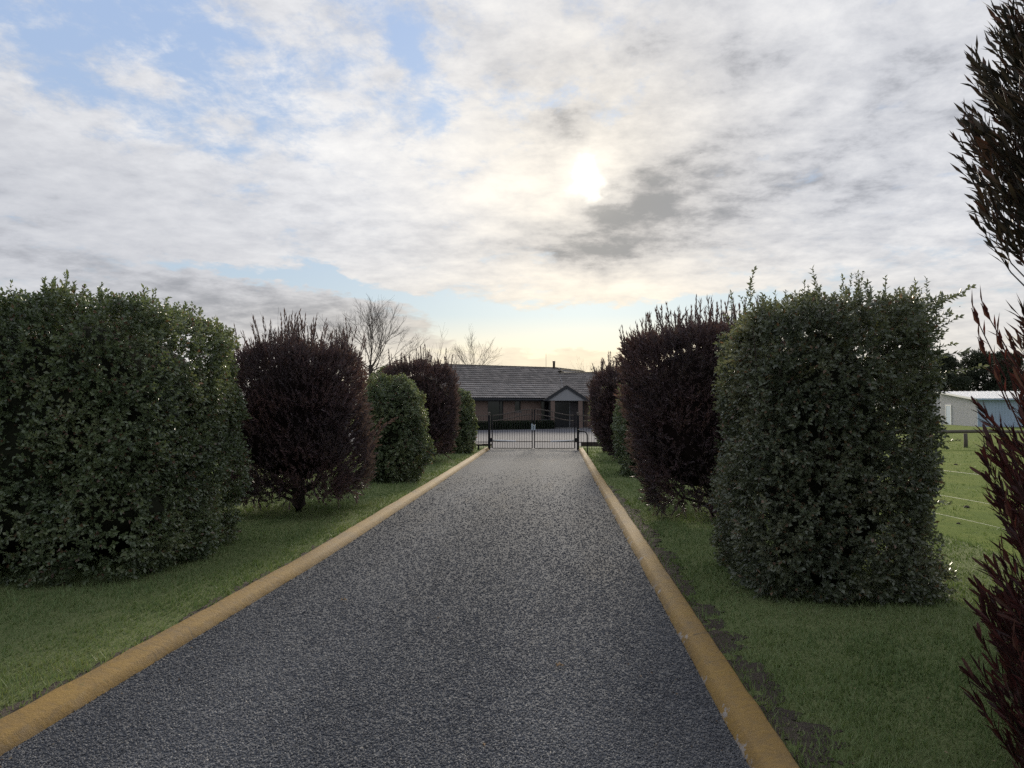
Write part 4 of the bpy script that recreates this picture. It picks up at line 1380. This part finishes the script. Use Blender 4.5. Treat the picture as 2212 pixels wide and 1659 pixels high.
def bird(px, py, d, span, label, rot):
    z = 1.6 + (879.5 - py) * d / F
    o = empty('bird', cw((px - 1106) / F * d, d, z), rot)
    tag(o, label, 'bird', 'birds in flight')
    s = span / 2
    MB().tube([(0, -0.26 * s, 0), (0, -0.14 * s, 0.01), (0, 0.10 * s, 0.0), (0, 0.34 * s, 0.02), (0, 0.46 * s, 0.02)], [0.01 * s, 0.07 * s, 0.10 * s, 0.05 * s, 0.01 * s], 6).obj('body', M['iron'], o)
    for k in (-1, 1):
        mb = MB(); pl = [(0, 0.12 * s, 0.03 * s), (k * 0.45 * s, 0.16 * s, 0.30 * s), (k * s, -0.05 * s, 0.22 * s), (k * 0.45 * s, -0.10 * s, 0.26 * s), (0, -0.12 * s, 0.03 * s)]
        mb.slab(pl if k > 0 else pl[::-1], 0.015 * s); mb.obj('wing', M['iron'], o)


bird(582, 714, 55, 0.50, 'dark gull with raised wings flying above the left purple shrub', YAW + 0.3)
bird(2077, 662, 60, 0.30, 'tiny bird in the open sky right of the loose green shrub', YAW + 0.6)
bird(1517, 326, 70, 0.30, 'tiny bird high in the cloud right of the sun', YAW - 0.4)

# ---------------------------------------------------------------- shrubs along the drive
def sprig_mesh(name, rng, mat, stem_len, k, length, width, spread, droop=0.1):
    b, d, nn, L, W = leaf_arrays(np.zeros((1, 3)), np.array([[0.0, 0, 1]]), rng, k, length, width, spread, stem_len, droop)
    s = np.cross(d, nn); n = len(b); mid = b + d * (L * 0.45)[:, None]; lift = nn * (W * 0.2)[:, None]
    v = np.stack([b, mid + s * (W * .5)[:, None] + lift, b + d * L[:, None], mid - s * (W * .5)[:, None] + lift], 1).reshape(-1, 3)
    f = [(4 * i, 4 * i + 1, 4 * i + 2, 4 * i + 3) for i in range(n)]
    mb = MB(); mb.tube([(0, 0, -0.12), (0, 0, stem_len)], [0.0035, 0.0015], 4)
    mb.poly(v.tolist(), f)
    return mb.mesh(name, mat)


def shrub_root(name, x, y, label, cat, group):
    o = empty(name, (x, y, 0.05)); tag(o, label, cat, group); return o


def add_crown(root, crown, rng, n, mat, k, length, width, spread, shoot, depth, up=0.35, droop=0.1, extra=None, cull=None, jitter=0.25):
    p, nrm = crown.surface(n, rng)
    dep = np.abs(rng.normal(0, depth, n))
    p = p - nrm * dep[:, None] - nrm * shoot * 0.6
    ax = unit(nrm + np.array([[0, 0, up]]) + rng.normal(0, 0.38, (n, 3)))
    if cull is not None:
        kk = cull(p); p, ax = p[kk], ax[kk]
    k_ = p[:, 2] > 0.02
    arr = [leaf_arrays(p[k_], ax[k_], rng, k, length, width, spread, shoot, droop, jitter)]
    if extra: arr += extra
    b, d, nn, L, W = cat_leaves(arr)
    link('crown', leaf_mesh('crown', b, d, nn, L, W, mat), root)


def sprout(root, name, meshes, pts, dirs, rng, smin=0.8, smax=1.25):
    """sprigs or shoots standing out of a crown: each a part of its own, sharing a few meshes"""
    for p, d in zip(pts, dirs):
        q_ = Vector(d).to_track_quat('Z', 'Y')
        o = link(name, meshes[rng.integers(len(meshes))], root, Vector(p))
        o.rotation_mode = 'QUATERNION'; o.rotation_quaternion = q_ @ Vector((0, 0, 1)).rotation_difference(Vector((0, 0, 1)))
        s = rng.uniform(smin, smax); o.scale = (s, s, s)


SQUARE_PROF = [(0.0, 0.95), (0.25, 0.98), (0.7, 1.0), (1.6, 1.0), (2.15, 0.985), (2.42, 0.93), (2.56, 0.82), (2.63, 0.6), (2.66, 0.0)]
HEDGE_PROF = [(0.0, 0.90), (0.25, 0.95), (0.7, 1.0), (1.5, 1.0), (2.05, 0.98), (2.38, 0.92), (2.55, 0.78), (2.64, 0.45), (2.66, 0.0)]


def scaled(prof, h): 
    k = h / prof[-1][0]; return [(z * k, w) for z, w in prof]


def top_points(crown, rng, n, zmin):
    p, nr = crown.surface(n * 14, rng)
    k = p[:, 2] > zmin
    return p[k][:n], nr[k][:n]


def green_hedge(x, y, a, b, h, n, seed, label, loose=False, expo=4.0, nspr=34, leaf=(0.052, 0.030), prof=None, k=7, core=0.80, bulge=0.085, ctop=0.22, spr=1.0):
    rng = np.random.default_rng(seed)
    root = shrub_root('green_shrub', x, y, label, 'shrub', 'clipped shrubs lining the drive')
    cr = Crown(a, b, scaled(prof or HEDGE_PROF, h), expo, seed, bulge)
    cr.core(core if a > 0.7 else core * 0.86, 0.04, ctop).obj('shade_core', M['inner'], root, True)
    mat = M['loose_leaf'] if loose else M['hedge_leaf']
    hole = np.random.default_rng(seed + 7)

    def cull(p):                  # thinner patches between the clumps
        return ~((lumps(p, np.random.default_rng(seed + 8), 6.5, 1.0) > 0.35) & (hole.uniform(size=len(p)) < (0.6 if a > 0.7 else 0.35)))
    add_crown(root, cr, rng, int(n * 1.12), mat, k, leaf[0], leaf[1], 1.05, 0.09, 0.10, 0.35, 0.15, None, cull)
    if nspr:
        sm = [sprig_mesh('sprig', rng, mat, L_, kk, leaf[0] * 1.05, leaf[1] * 0.9, 0.95) for L_, kk in ((0.12, 7), (0.17, 9), (0.10, 6))]
        p, nr = top_points(cr, rng, nspr, h * 0.93)
        sprout(root, 'sprig', sm, p - nr * 0.02, unit(nr * 0.3 + np.array([[0, 0, 1.0]]) + rng.normal(0, 0.2, p.shape)), rng, 0.8 * spr, 1.2 * spr)
    return root, cr, rng


# left row
L1, c1, r1 = green_hedge(-4.34, 7.65, 1.64, 1.36, 2.60, 21500, 101, 'big square clipped green shrub, widest of all, at the left edge of the drive', nspr=80, core=0.87, ctop=0.12, spr=0.75, expo=5.5, leaf=(0.046, 0.027), prof=SQUARE_PROF, bulge=0.065)
# one taller tuft above its top
sm = [sprig_mesh('sprig', r1, M['hedge_leaf'], 0.26, 14, 0.06, 0.03, 0.9)]
tx = np.array([[0.28, -0.4, 2.56], [0.20, -0.35, 2.58], [0.36, -0.45, 2.54], [0.30, -0.30, 2.58], [1.05, -0.2, 2.50], [1.12, -0.25, 2.48]])
sprout(L1, 'sprig', sm, tx, unit(np.array([[0.0, 0, 1], [-.3, 0, 1], [.4, 0, 1], [.1, .1, 1], [.1, 0, 1], [.4, 0, 1]])), r1)


def purple_shrub(x, y, a, b, h, n, seed, label, prof, leaf=(0.070, 0.017), spikes=(), trunk_r=0.11, trunk_x=0.0, k=12, nshoot=26, gap=0.0):
    rng = np.random.default_rng(seed)
    root = shrub_root('purple_shrub', x, y, label, 'shrub', 'purple-leaved shrubs lining the drive')
    cr = Crown(a, b, prof, 3.1, seed, 0.065)
    cr.core(0.74, 0.42, 0.30).obj('shade_core', M['inner_purple'], root, True)
    mb = MB()
    mb.tube([(trunk_x, 0, -0.06), (trunk_x + .01, 0, 0.12), (trunk_x, 0, 0.4), (trunk_x - .02, 0.02, 0.8), (trunk_x, 0, 1.3)], [trunk_r * 1.35, trunk_r, trunk_r * .9, trunk_r * .7, trunk_r * .4], 9)
    mb.obj('trunk', M['bark'], root, True)
    mb = MB()
    for i in range(16):
        t = 2 * math.pi * i / 16 + rng.uniform(-.2, .2); e_ = rng.uniform(0.55, 0.95)
        z0 = rng.uniform(0.10, 0.55)
        p0 = (trunk_x, 0, z0); p1 = (trunk_x + a * .42 * e_ * math.cos(t), b * .42 * e_ * math.sin(t), z0 + 0.12); p2 = (trunk_x + a * .85 * e_ * math.cos(t), b * .85 * e_ * math.sin(t), z0 + rng.uniform(0.3, 0.7))
        mb.tube([p0, p1, p2], [0.026, 0.018, 0.007], 5)
    mb.obj('lower_branches', M['bark'], root)
    cull = None
    if gap:
        def cull(p, r_=np.random.default_rng(seed + 5)):
            l_ = lumps(p, np.random.default_rng(seed + 6), 5.0, 1.0)
            return ~((p[:, 2] < gap) & (l_ > 0.1))
    add_crown(root, cr, rng, n, M['purple_leaf'], k, leaf[0], leaf[1], 0.55, 0.17, 0.12, 0.9, 0.0, None, cull)
    sm = [sprig_mesh('shoot', rng, M['purple_leaf'], L_, kk, leaf[0], leaf[1] * 0.9, 0.42, 0.0) for L_, kk in ((0.26, 16), (0.34, 22), (0.20, 13), (0.42, 26))]
    p, nr = top_points(cr, rng, nshoot, h * 0.86)
    sprout(root, 'shoot', sm, p - nr * 0.05, unit(nr * 0.35 + np.array([[0, 0, 1.0]]) + rng.normal(0, 0.13, p.shape)), rng, 0.7, 1.3)
    for sx, sy, sz, ln in spikes:     # taller leaders: a few shoots one above the other
        m_ = sprig_mesh('leader', rng, M['purple_leaf'], ln, int(ln * 95), leaf[0], leaf[1], 0.45, 0.0)
        o = link('leader', m_, root, (sx, sy, sz)); o.rotation_euler = (rng.normal(0, .08), rng.normal(0, .1), rng.uniform(0, 6))
        for j in range(3):
            o = link('shoot', sm[j], root, (sx + rng.normal(0, .05), sy + rng.normal(0, .05), sz + ln * rng.uniform(0, .45)))
            o.rotation_euler = (rng.normal(0, .3), rng.normal(0, .3), 0)
    return root, cr, rng


PP = [(0.16, 0.60), (0.22, 0.92), (0.40, 1.0), (0.95, 1.02), (1.6, 1.0), (2.05, 0.95), (2.3, 0.82), (2.45, 0.55), (2.52, 0.0)]
L2, c2, r2 = purple_shrub(-2.93, 11.15, 0.98, 0.95, 2.5, 5600, 111, 'dark purple shrub on a bare trunk behind the big green shrub on the left', PP,
                          spikes=[(-0.07, -0.1, 2.4, .5), (-0.12, 0.1, 2.35, .4), (0.22, -0.1, 2.35, .38), (0.30, 0.1, 2.3, .3), (0.58, 0, 2.3, .35), (0.66, .1, 2.25, .3), (-0.35, 0, 2.3, .2)], trunk_r=0.10, gap=0.42, nshoot=110)
# its low branch reaching towards the drive
rng = np.random.default_rng(5)
bp = np.array([[0.95, -0.1, 0.95], [1.05, -0.12, 1.05], [1.12, -0.1, 1.15], [1.00, 0.0, 0.85], [0.92, -0.2, 0.75], [1.08, -0.05, 0.98], [1.18, -0.1, 1.22], [0.9, -0.15, 1.1], [1.0, -0.2, 0.65]])
sm = [sprig_mesh('shoot', rng, M['purple_leaf'], 0.3, 26, 0.07, 0.019, 0.6)]
sprout(L2, 'shoot', sm, bp, unit(np.tile([[0.6, -0.1, 0.7]], (9, 1)) + rng.normal(0, .25, (9, 3))), rng)

green_hedge(-2.52, 16.0, 0.64, 0.85, 2.20, 5200, 121, 'rounded grey-green shrub between the two purple shrubs on the left', expo=2.7, nspr=0, leaf=(0.058, 0.034),
            prof=[(0, .82), (.4, .95), (.9, 1), (1.5, .96), (1.9, .84), (2.1, .62), (2.22, .3), (2.25, 0)])
purple_shrub(-2.98, 21.4, 1.08, 1.0, 2.7, 3900, 131, 'dark purple shrub, second on the left, before the house roof', [(0.16, 0.4), (0.22, 0.75), (0.5, 0.9), (1.0, 1.0), (1.9, 1.0), (2.3, 0.93), (2.6, 0.80), (2.72, 0.48), (2.76, 0.0)],
             leaf=(0.085, 0.024), k=10, nshoot=60, spikes=[(0.3, 0, 2.6, .3), (0.55, 0, 2.5, .32), (0.1, 0, 2.6, .22)])
green_hedge(-2.62, 26.0, 0.66, 0.8, 2.18, 3600, 141, 'slim grey-green shrub next to the left gate post', expo=2.7, nspr=0, leaf=(0.075, 0.044),
            prof=[(0, .85), (.4, .97), (.9, 1), (1.5, .95), (1.9, .8), (2.1, .55), (2.2, .25), (2.22, 0)])
green_hedge(-6.6, 33.5, 1.3, 1.0, 3.2, 2300, 151, 'dark green bush peeping over the second purple shrub on the left', expo=2.3, nspr=0, leaf=(0.10, 0.06), prof=[(0, .85), (1.0, 1), (2, .9), (2.4, .6), (2.7, .2), (2.75, 0)])

# right row
R1, c3, r3 = green_hedge(3.16, 6.98, 0.80, 0.92, 2.44, 13000, 201, 'loose-leaved green shrub, tall and square, on the right of the drive', loose=True, expo=4.2, nspr=70, leaf=(0.042, 0.024), k=8, core=0.50, prof=SQUARE_PROF, bulge=0.07)
mb = MB(); rg = np.random.default_rng(77)
for i in range(26):
    x0, y0 = rg.normal(0, 0.12, 2); x1, y1 = rg.uniform(-.75, .75), rg.uniform(-.75, .75); zt = rg.uniform(1.7, 2.5)
    mb.tube([(x0, y0, 0), (x0 + (x1 - x0) * .5, y0 + (y1 - y0) * .5, zt * .35), (x1 * .9, y1 * .9, zt * .7), (x1, y1, zt)], [0.016, 0.012, 0.008, 0.003], 5)
mb.obj('stems', M['twig'], R1)
# long loose shoots at its top and right side
sm = [sprig_mesh('long_shoot', r3, M['loose_leaf'], L_, kk, 0.05, 0.026, 1.0) for L_, kk in ((0.26, 18), (0.20, 14), (0.32, 22))]
px_ = r3.uniform(-0.8, 0.95, 24); pz = np.full(24, 2.42) + r3.uniform(-.05, .05, 24)
sprout(R1, 'long_shoot', sm, np.stack([px_, r3.uniform(-.6, .5, 24), pz], 1), unit(np.stack([r3.normal(.05, .15, 24), r3.normal(0, .15, 24), np.ones(24)], 1)), r3, .6, 1.0)
n = 70
q3 = np.stack([r3.uniform(0.62, 0.90, n), r3.uniform(-.5, .5, n), r3.uniform(1.75, 2.45, n)], 1)
sprout(R1, 'long_shoot', sm, q3, unit(np.stack([r3.normal(.7, .3, n), r3.normal(-.1, .3, n), r3.normal(.6, .3, n)], 1)), r3, .6, 1.1)
n = 44
q3 = np.stack([r3.uniform(0.60, 0.85, n), r3.uniform(-.4, .5, n), r3.uniform(2.0, 2.42, n)], 1)
sprout(R1, 'long_shoot', sm, q3, unit(np.stack([r3.normal(.75, .2, n), r3.normal(-.05, .25, n), r3.normal(.65, .2, n)], 1)), r3, .7, 1.1)
n = 14
q3 = np.stack([r3.uniform(0.72, 0.84, n), r3.uniform(-.5, .4, n), r3.uniform(0.3, 1.5, n)], 1)
sprout(R1, 'long_shoot', sm, q3, unit(np.stack([r3.normal(.9, .3, n), r3.normal(-.2, .3, n), r3.normal(.2, .3, n)], 1)), r3, .5, .9)

purple_shrub(2.92, 10.95, 1.10, 1.0, 2.6, 6400, 211, 'tall dark purple shrub with two feathery tops behind the loose green shrub on the right', [(0.05, 0.45), (0.12, 0.64), (0.45, 0.78), (0.9, 0.93), (1.3, 1.0), (2.1, 1.0), (2.4, 0.95), (2.56, 0.76), (2.66, 0.4), (2.69, 0.0)],
             spikes=[(-.55, -.1, 2.45, .42), (-.42, 0, 2.5, .36), (-.3, .1, 2.5, .45), (-.72, 0, 2.3, .42), (-.2, 0, 2.5, .3), (.12, 0, 2.5, .40), (.22, .1, 2.5, .5), (.30, -.1, 2.5, .36), (.5, 0, 2.5, .48), (.42, 0, 2.5, .38), (-.85, 0, 2.1, .4)], trunk_x=0.12, trunk_r=0.08, gap=0.5, nshoot=130)
green_hedge(2.88, 17.6, 0.64, 0.8, 2.25, 3800, 221, 'narrow strip of pale green shrub left of the tall purple one on the right', expo=2.8, nspr=0, leaf=(0.06, 0.036),
            prof=[(0, .9), (.4, .97), (.9, 1), (1.5, .97), (1.9, .85), (2.1, .62), (2.22, .3), (2.25, 0)])
purple_shrub(2.82, 22.0, 1.0, 0.95, 2.7, 3400, 231, 'dark purple shrub on the right, closest to the gate, beside the house porch', [(0.10, 0.25), (0.25, 0.50), (0.6, 0.78), (1.1, 0.95), (1.7, 1.0), (2.2, 0.97), (2.45, 0.8), (2.62, 0.5), (2.68, 0.0)],
             leaf=(0.085, 0.024), k=10, nshoot=60, spikes=[(-.5, 0, 2.4, .35), (-.35, 0, 2.5, .35), (-.7, 0, 2.2, .25)])
green_hedge(2.68, 26.3, 0.66, 0.8, 2.2, 2000, 241, 'pale green shrub half hidden beside the right gate post', expo=2.6, nspr=0, leaf=(0.08, 0.046),
            prof=[(0, .4), (.3, .6), (.7, .8), (1.3, 1), (1.7, .95), (2.0, .7), (2.2, .25), (2.22, 0)])


# the near purple shrub, cut by the right edge of the picture: long narrow leaves on rising shoots
def near_shrub():
    rng = np.random.default_rng(301)
    o = cw(2.66, 2.95)
    root = shrub_root('purple_shrub', o.x, o.y, 'close maroon shrub of long narrow leaves cut off by the right edge of the picture', 'shrub', 'purple-leaved shrubs lining the drive')
    edge = [(0.10, 2260), (0.2, 2165), (0.35, 2115), (0.5, 2092), (0.7, 2092), (0.9, 2108), (1.05, 2135), (1.15, 2122), (1.3, 2115), (1.5, 2125), (1.68, 2130), (1.80, 2150), (1.92, 2165), (2.03, 2190), (2.09, 2270), (2.24, 2275), (2.32, 2165), (2.42, 2125), (2.65, 2085), (2.9, 2075), (3.1, 2105), (3.35, 2150), (3.6, 2260), (3.7, 2500)]
    prof = []
    for z, px in edge:
        th = math.atan2(2.66, 2.95) - math.atan((max(px, 1900) - 1106) / F)      # how far round the crown its rim is seen
        prof.append((z - 0.05, max(0.0, (math.hypot(2.66, 2.95) * math.sin(th) + 0.025) / 0.9)))
    prof[-1] = (prof[-1][0], 0.0)
    cr = Crown(0.9, 0.85, prof, 2.2, 301, 0.03)
    mb = MB()
    mb.tube([(0, 0, -0.1), (0.02, 0, 0.5), (0, 0.02, 1.3), (0.02, 0, 2.2), (0, 0, 3.2)], [0.06, 0.05, 0.042, 0.03, 0.012], 8)
    mb.obj('trunk', M['bark'], root, True)
    n = 3000
    p, nrm = cr.surface(n, rng)
    dep = np.abs(rng.normal(0, 0.16, n))
    p = p - nrm * dep[:, None]
    k_ = p[:, 2] > 0.15; p = p[k_]; nrm = nrm[k_]
    hor = nrm.copy(); hor[:, 2] = 0; hor = unit(hor)
    ax = unit(hor * 0.62 + np.array([[0, 0, 1.0]]) + rng.normal(0, 0.16, p.shape))
    st = p - ax * 0.31
    b, d, nn, L, W = leaf_arrays(st, ax, rng, 17, 0.086, 0.0140, 0.46, 0.27, 0.0, 0.22)
    wpos = b + d * (L * 0.5)[:, None]
    # the leaves nearest the camera are leaves of their own; the rest are one mass
    world = wpos + np.array([o.x, o.y, 0.05])
    rel = world - np.array(CAM); dc = rel @ np.array(FWD); xc = rel @ np.array(RIGHT); pxs = 1106 + F * xc / np.maximum(dc, .1)
    vis = (dc > 1) & (pxs < 2212) & (pxs > 1900)
    dist = np.linalg.norm(rel, axis=1) + np.where(vis, 0, 100) + 0.004 * (pxs - 2050).clip(0)
    near = np.argsort(dist)[:290]
    rest = np.ones(len(b), bool); rest[near] = False
    link('crown', leaf_mesh('crown', b[rest], d[rest], nn[rest], L[rest], W[rest], M['maroon_leaf']), root)
    # lance-shaped leaf: eight points long, folded along the midrib, slightly bowed
    prof_ = [(0.0, 0.07), (0.13, 0.36), (0.32, 0.80), (0.56, 1.0), (0.78, 0.92), (0.93, 0.55), (1.0, 0.08)]
    metas = []
    for j in range(3):
        v = []; f = []
        for (t, w) in prof_:
            zc = 0.10 * math.sin(math.pi * t) * (0.5 + 0.5 * j) * 0.4
            v += [(-0.5 * w, t, zc + 0.10 * w * 0.5), (0, t, zc), (0.5 * w, t, zc + 0.10 * w * 0.5)]
        for i in range(len(prof_) - 1):
            q_ = i * 3; f += [(q_, q_ + 1, q_ + 4, q_ + 3), (q_ + 1, q_ + 2, q_ + 5, q_ + 4)]
        me_ = bpy.data.meshes.new('leaf'); me_.from_pydata(v, [], f); me_.update(); me_.materials.append(M['near_leaf'])
        me_.polygons.foreach_set('use_smooth', [True] * len(me_.polygons)); metas.append(me_)
    for i in near:
        s = np.cross(d[i], nn[i]); m = Matrix.Identity(4)
        w_, l_ = W[i] * 1.0, L[i] * 1.08
        for c_, vec, sc in ((0, s, w_), (1, d[i], l_), (2, nn[i], l_ * 0.5)): m.col[c_][0:3] = Vector(vec) * sc
        m.col[3][0:3] = Vector(b[i])
        lf = link('leaf', metas[i % 3], root); lf.matrix_local = m
    # a few sprigs standing clear of the rest
    sm_ = [sprig_mesh('sprig', rng, M['maroon_leaf'], 0.16, kk, 0.085, 0.0145, 0.42, 0.0) for kk in (5, 7)]
    for sx_, dd, sz_ in ((1.66, 2.66, 1.80), (1.70, 2.70, 1.70), (1.74, 2.72, 1.83), (1.70, 2.62, 1.60), (1.78, 2.75, 1.72), (1.80, 2.74, 1.12), (1.78, 2.70, 0.97), (1.80, 2.72, 0.66)):
        w_ = cw(sx_, dd) - o
        sp_ = link('sprig', sm_[int(sx_ * 1000) % 2], root, (w_.x, w_.y, sz_ - 0.05))
        sp_.rotation_mode = 'QUATERNION'; sp_.rotation_quaternion = Vector((-0.42 + rng.normal(0, .1), -0.1, 1.0)).to_track_quat('Z', 'Y')
    # the thin stems the shoots stand on
    mb = MB()
    sel = np.nonzero(np.abs(pxs.reshape(-1, 17)[:, 0] - 2150) < 200)[0][:420]
    for i in sel:
        t = st[i]; r0 = np.array([t[0] * 0.35, t[1] * 0.35, max(0.1, t[2] - 0.45)])
        mb.tube([r0, (r0 + t) / 2 + [0, 0, -0.04], t, t + ax[i] * 0.27], [0.006, 0.004, 0.0026, 0.001], 4, False)
    mb.obj('twigs', M['twig'], root)


M['near_leaf'] = maroon_mat('near_leaf', lambda g: g.n('ShaderNodeObjectInfo').outputs['Random'])
near_shrub()

# low box hedge along the house front
rng = np.random.default_rng(61)
bx0, bx1 = at_px(A, 985, -0.9), at_px(A, 1192, -0.9)
hr = empty('box_hedge', A.P((bx0 + bx1) / 2, -0.9, 0), A.ang); tag(hr, 'low clipped dark hedge along the front wall of the house', 'hedge')
n = 5200; hl = (bx1 - bx0) / 2
pts = np.stack([rng.uniform(-hl, hl, n), rng.uniform(-.38, .38, n), rng.uniform(0, .54, n)], 1)
fc = rng.integers(0, 3, n); pts[fc == 0, 1] = -.38; pts[fc == 1, 2] = .54; pts[fc == 2, 1] = rng.choice([-.38, .38], (fc == 2).sum())
ax = np.zeros((n, 3)); ax[:, 1] = np.sign(pts[:, 1]) * (np.abs(pts[:, 1]) > .37); ax[pts[:, 2] > .53] = (0, 0, 1); ax = unit(ax + rng.normal(0, .4, (n, 3)))
b, d, nn, L, W = leaf_arrays(pts, ax, rng, 4, 0.07, 0.05, 0.9, 0.05)
link('crown', leaf_mesh('crown', b, d, nn, L, W, M['box_leaf']), hr)
MB().box(-hl + .04, hl - .04, -.35, .35, 0, .51).obj('shade_core', M['inner'], hr)


# ---------------------------------------------------------------- bare trees behind, pines beyond the paddock
def bare_tree(xc, d, h, spread, seed, label, fork=0.22, thick=0.11, levels=5, dense=1.0):
    rg = np.random.default_rng(seed)
    p = cw(xc, d)
    root = empty('bare_tree', (p.x, p.y, 0)); tag(root, label, 'tree', 'leafless trees round the house')
    tb, br = MB(), MB(); cnt = [0]
    tb.tube([(0, 0, -0.2), (0.03, 0.02, h * fork * .5), (0, 0, h * fork)], [thick * 1.3, thick, thick * .9], 9)

    def grow(p0, dr, ln, rad, lev):
        cnt[0] += 1
        if cnt[0] > 4200: return
        n_ = 3; pts = [p0]; v = dr.copy(); q_ = p0
        for i in range(n_):
            v = unit((v + rg.normal(0, 0.10, 3) + np.array([0, 0, 0.05]))[None])[0]
            q_ = q_ + v * ln / n_; pts.append(q_)
        br.tube(pts, [rad, rad * .85, rad * .72, rad * .55], 5 if lev < 2 else 3, False)
        if lev >= levels: return
        kids = 2 if lev < levels - 1 else 2
        kids += rg.uniform() < 0.55 * dense
        for i in range(kids):
            t = rg.uniform(0.45, 1.0) if i else 1.0
            j = min(n_ - 1, int(t * n_)); base = pts[j] + (pts[j + 1] - pts[j]) * (t * n_ - j)
            s = unit(rg.normal(size=(1, 3)))[0]; s = s - v * s.dot(v)
            a_ = rg.uniform(0.3, 0.75) if i else rg.uniform(0.05, 0.3)
            nd = unit((v * math.cos(a_) + unit(s[None])[0] * math.sin(a_))[None])[0]
            grow(base, nd, ln * rg.uniform(.62, .88), rad * (.62 if i else .72), lev + 1)

    nb = 13
    for i in range(nb):
        t = 2.4 * i + rg.uniform(-.3, .3); e_ = 0.08 + 1.28 * (i / (nb - 1)) ** 0.8
        dv = np.array([math.cos(t) * math.sin(e_) * spread, math.sin(t) * math.sin(e_) * spread, math.cos(e_) + .10])
        z0 = h * fork * (1.0 - 0.16 * i / nb)
        grow(np.array([0, 0, z0]), unit(dv[None])[0], h * (1 - fork) * rg.uniform(.40, .50), thick * .27, 1)
    tb.obj('trunk', M['bark'], root, True); br.obj('branches', M['twig'], root)


bare_tree((800 - 1106) / F * 44, 44, 6.7, 1.35, 1, 'spreading leafless tree rising behind the left purple shrub', 0.60, 0.13, 6)
bare_tree((1021 - 1106) / F * 74, 74, 7.7, 1.25, 3, 'small leafless tree rising over the left end of the house roof', 0.58, 0.12, 5)
bare_tree((930 - 1106) / F * 60, 60, 6.6, 1.2, 4, 'thin leafless tree between the other two, just left of the roof end', 0.4, 0.08, 4)
bare_tree((600 - 1106) / F * 38, 38, 5.4, 1.0, 6, 'straggly leafless tree behind the gap beside the big left green shrub', 0.4, 0.07, 4)
bare_tree((1262 - 1106) / F * 84, 84, 6.3, 0.8, 7, 'faint leafless treetop showing above the right wing of the house', 0.45, 0.06, 4)


def pine(xc, d, h, w, seed, label):
    rg = np.random.default_rng(seed); p = cw(xc, d)
    root = empty('pine_tree', (p.x, p.y, 0)); tag(root, label, 'tree', 'pines behind the shed')
    mb = MB(); mb.tube([(0, 0, -.3), (0, 0, h * .5), (0, 0, h * .93)], [.28, .2, .06], 7)
    for i in range(16):
        z = h * rg.uniform(.25, .9); t = rg.uniform(0, 6.28); r_ = w * rg.uniform(.5, .95)
        mb.tube([(0, 0, z - .4), (r_ * .5 * math.cos(t), r_ * .5 * math.sin(t), z), (r_ * math.cos(t), r_ * math.sin(t), z + .4)], [.09, .06, .02], 5)
    mb.obj('trunk', M['bark'], root)
    c_ = []
    for i in range(34):
        z = h * rg.uniform(.22, .97); rr = w * math.sqrt(rg.uniform()) * min(1, 1.5 * (1.04 - z / h) + .25); t = rg.uniform(0, 6.28)
        c_.append((rr * math.cos(t), rr * math.sin(t), z, rg.uniform(.5, 1.0) * w * .42))
    pts = []; ax = []
    for x_, y_, z_, r_ in c_:
        n_ = 130; v = rand_dirs(rg, n_); q_ = v * (r_ * rg.uniform(.55, 1.05, n_))[:, None] * [1, 1, .62] + [x_, y_, z_]
        pts.append(q_); ax.append(unit(v + [0, 0, .5]))
    pts = np.concatenate(pts); ax = np.concatenate(ax)
    b, d_, nn, L, W = leaf_arrays(pts, ax, rg, 3, 0.42, 0.15, 0.7, 0.15)
    link('crown', leaf_mesh('crown', b, d_, nn, L, W, M['pine_leaf']), root)


for px, d, top, w, sd_, lb_ in ((1975, 118, 786, 3.6, 1, 'dark pine half hidden behind the loose green shrub'), (2040, 112, 771, 3.0, 2, 'round-topped dark pine over the left end of the grey shed'),
                               (2112, 116, 768, 4.0, 3, 'broad dark pine behind the middle of the shed roof'), (2162, 120, 762, 3.0, 4, 'tallest dark pine behind the shed, seen between maroon leaves'), (2186, 110, 770, 2.4, 5, 'slim dark pine at the right behind the close maroon shrub'),
                               (2250, 116, 785, 4.0, 6, 'dark pine at the right edge, mostly hidden by the close maroon shrub')):
    pine((px - 1106) / F * d, d, 1.6 + (880 - top) * d / F, w, sd_, lb_)
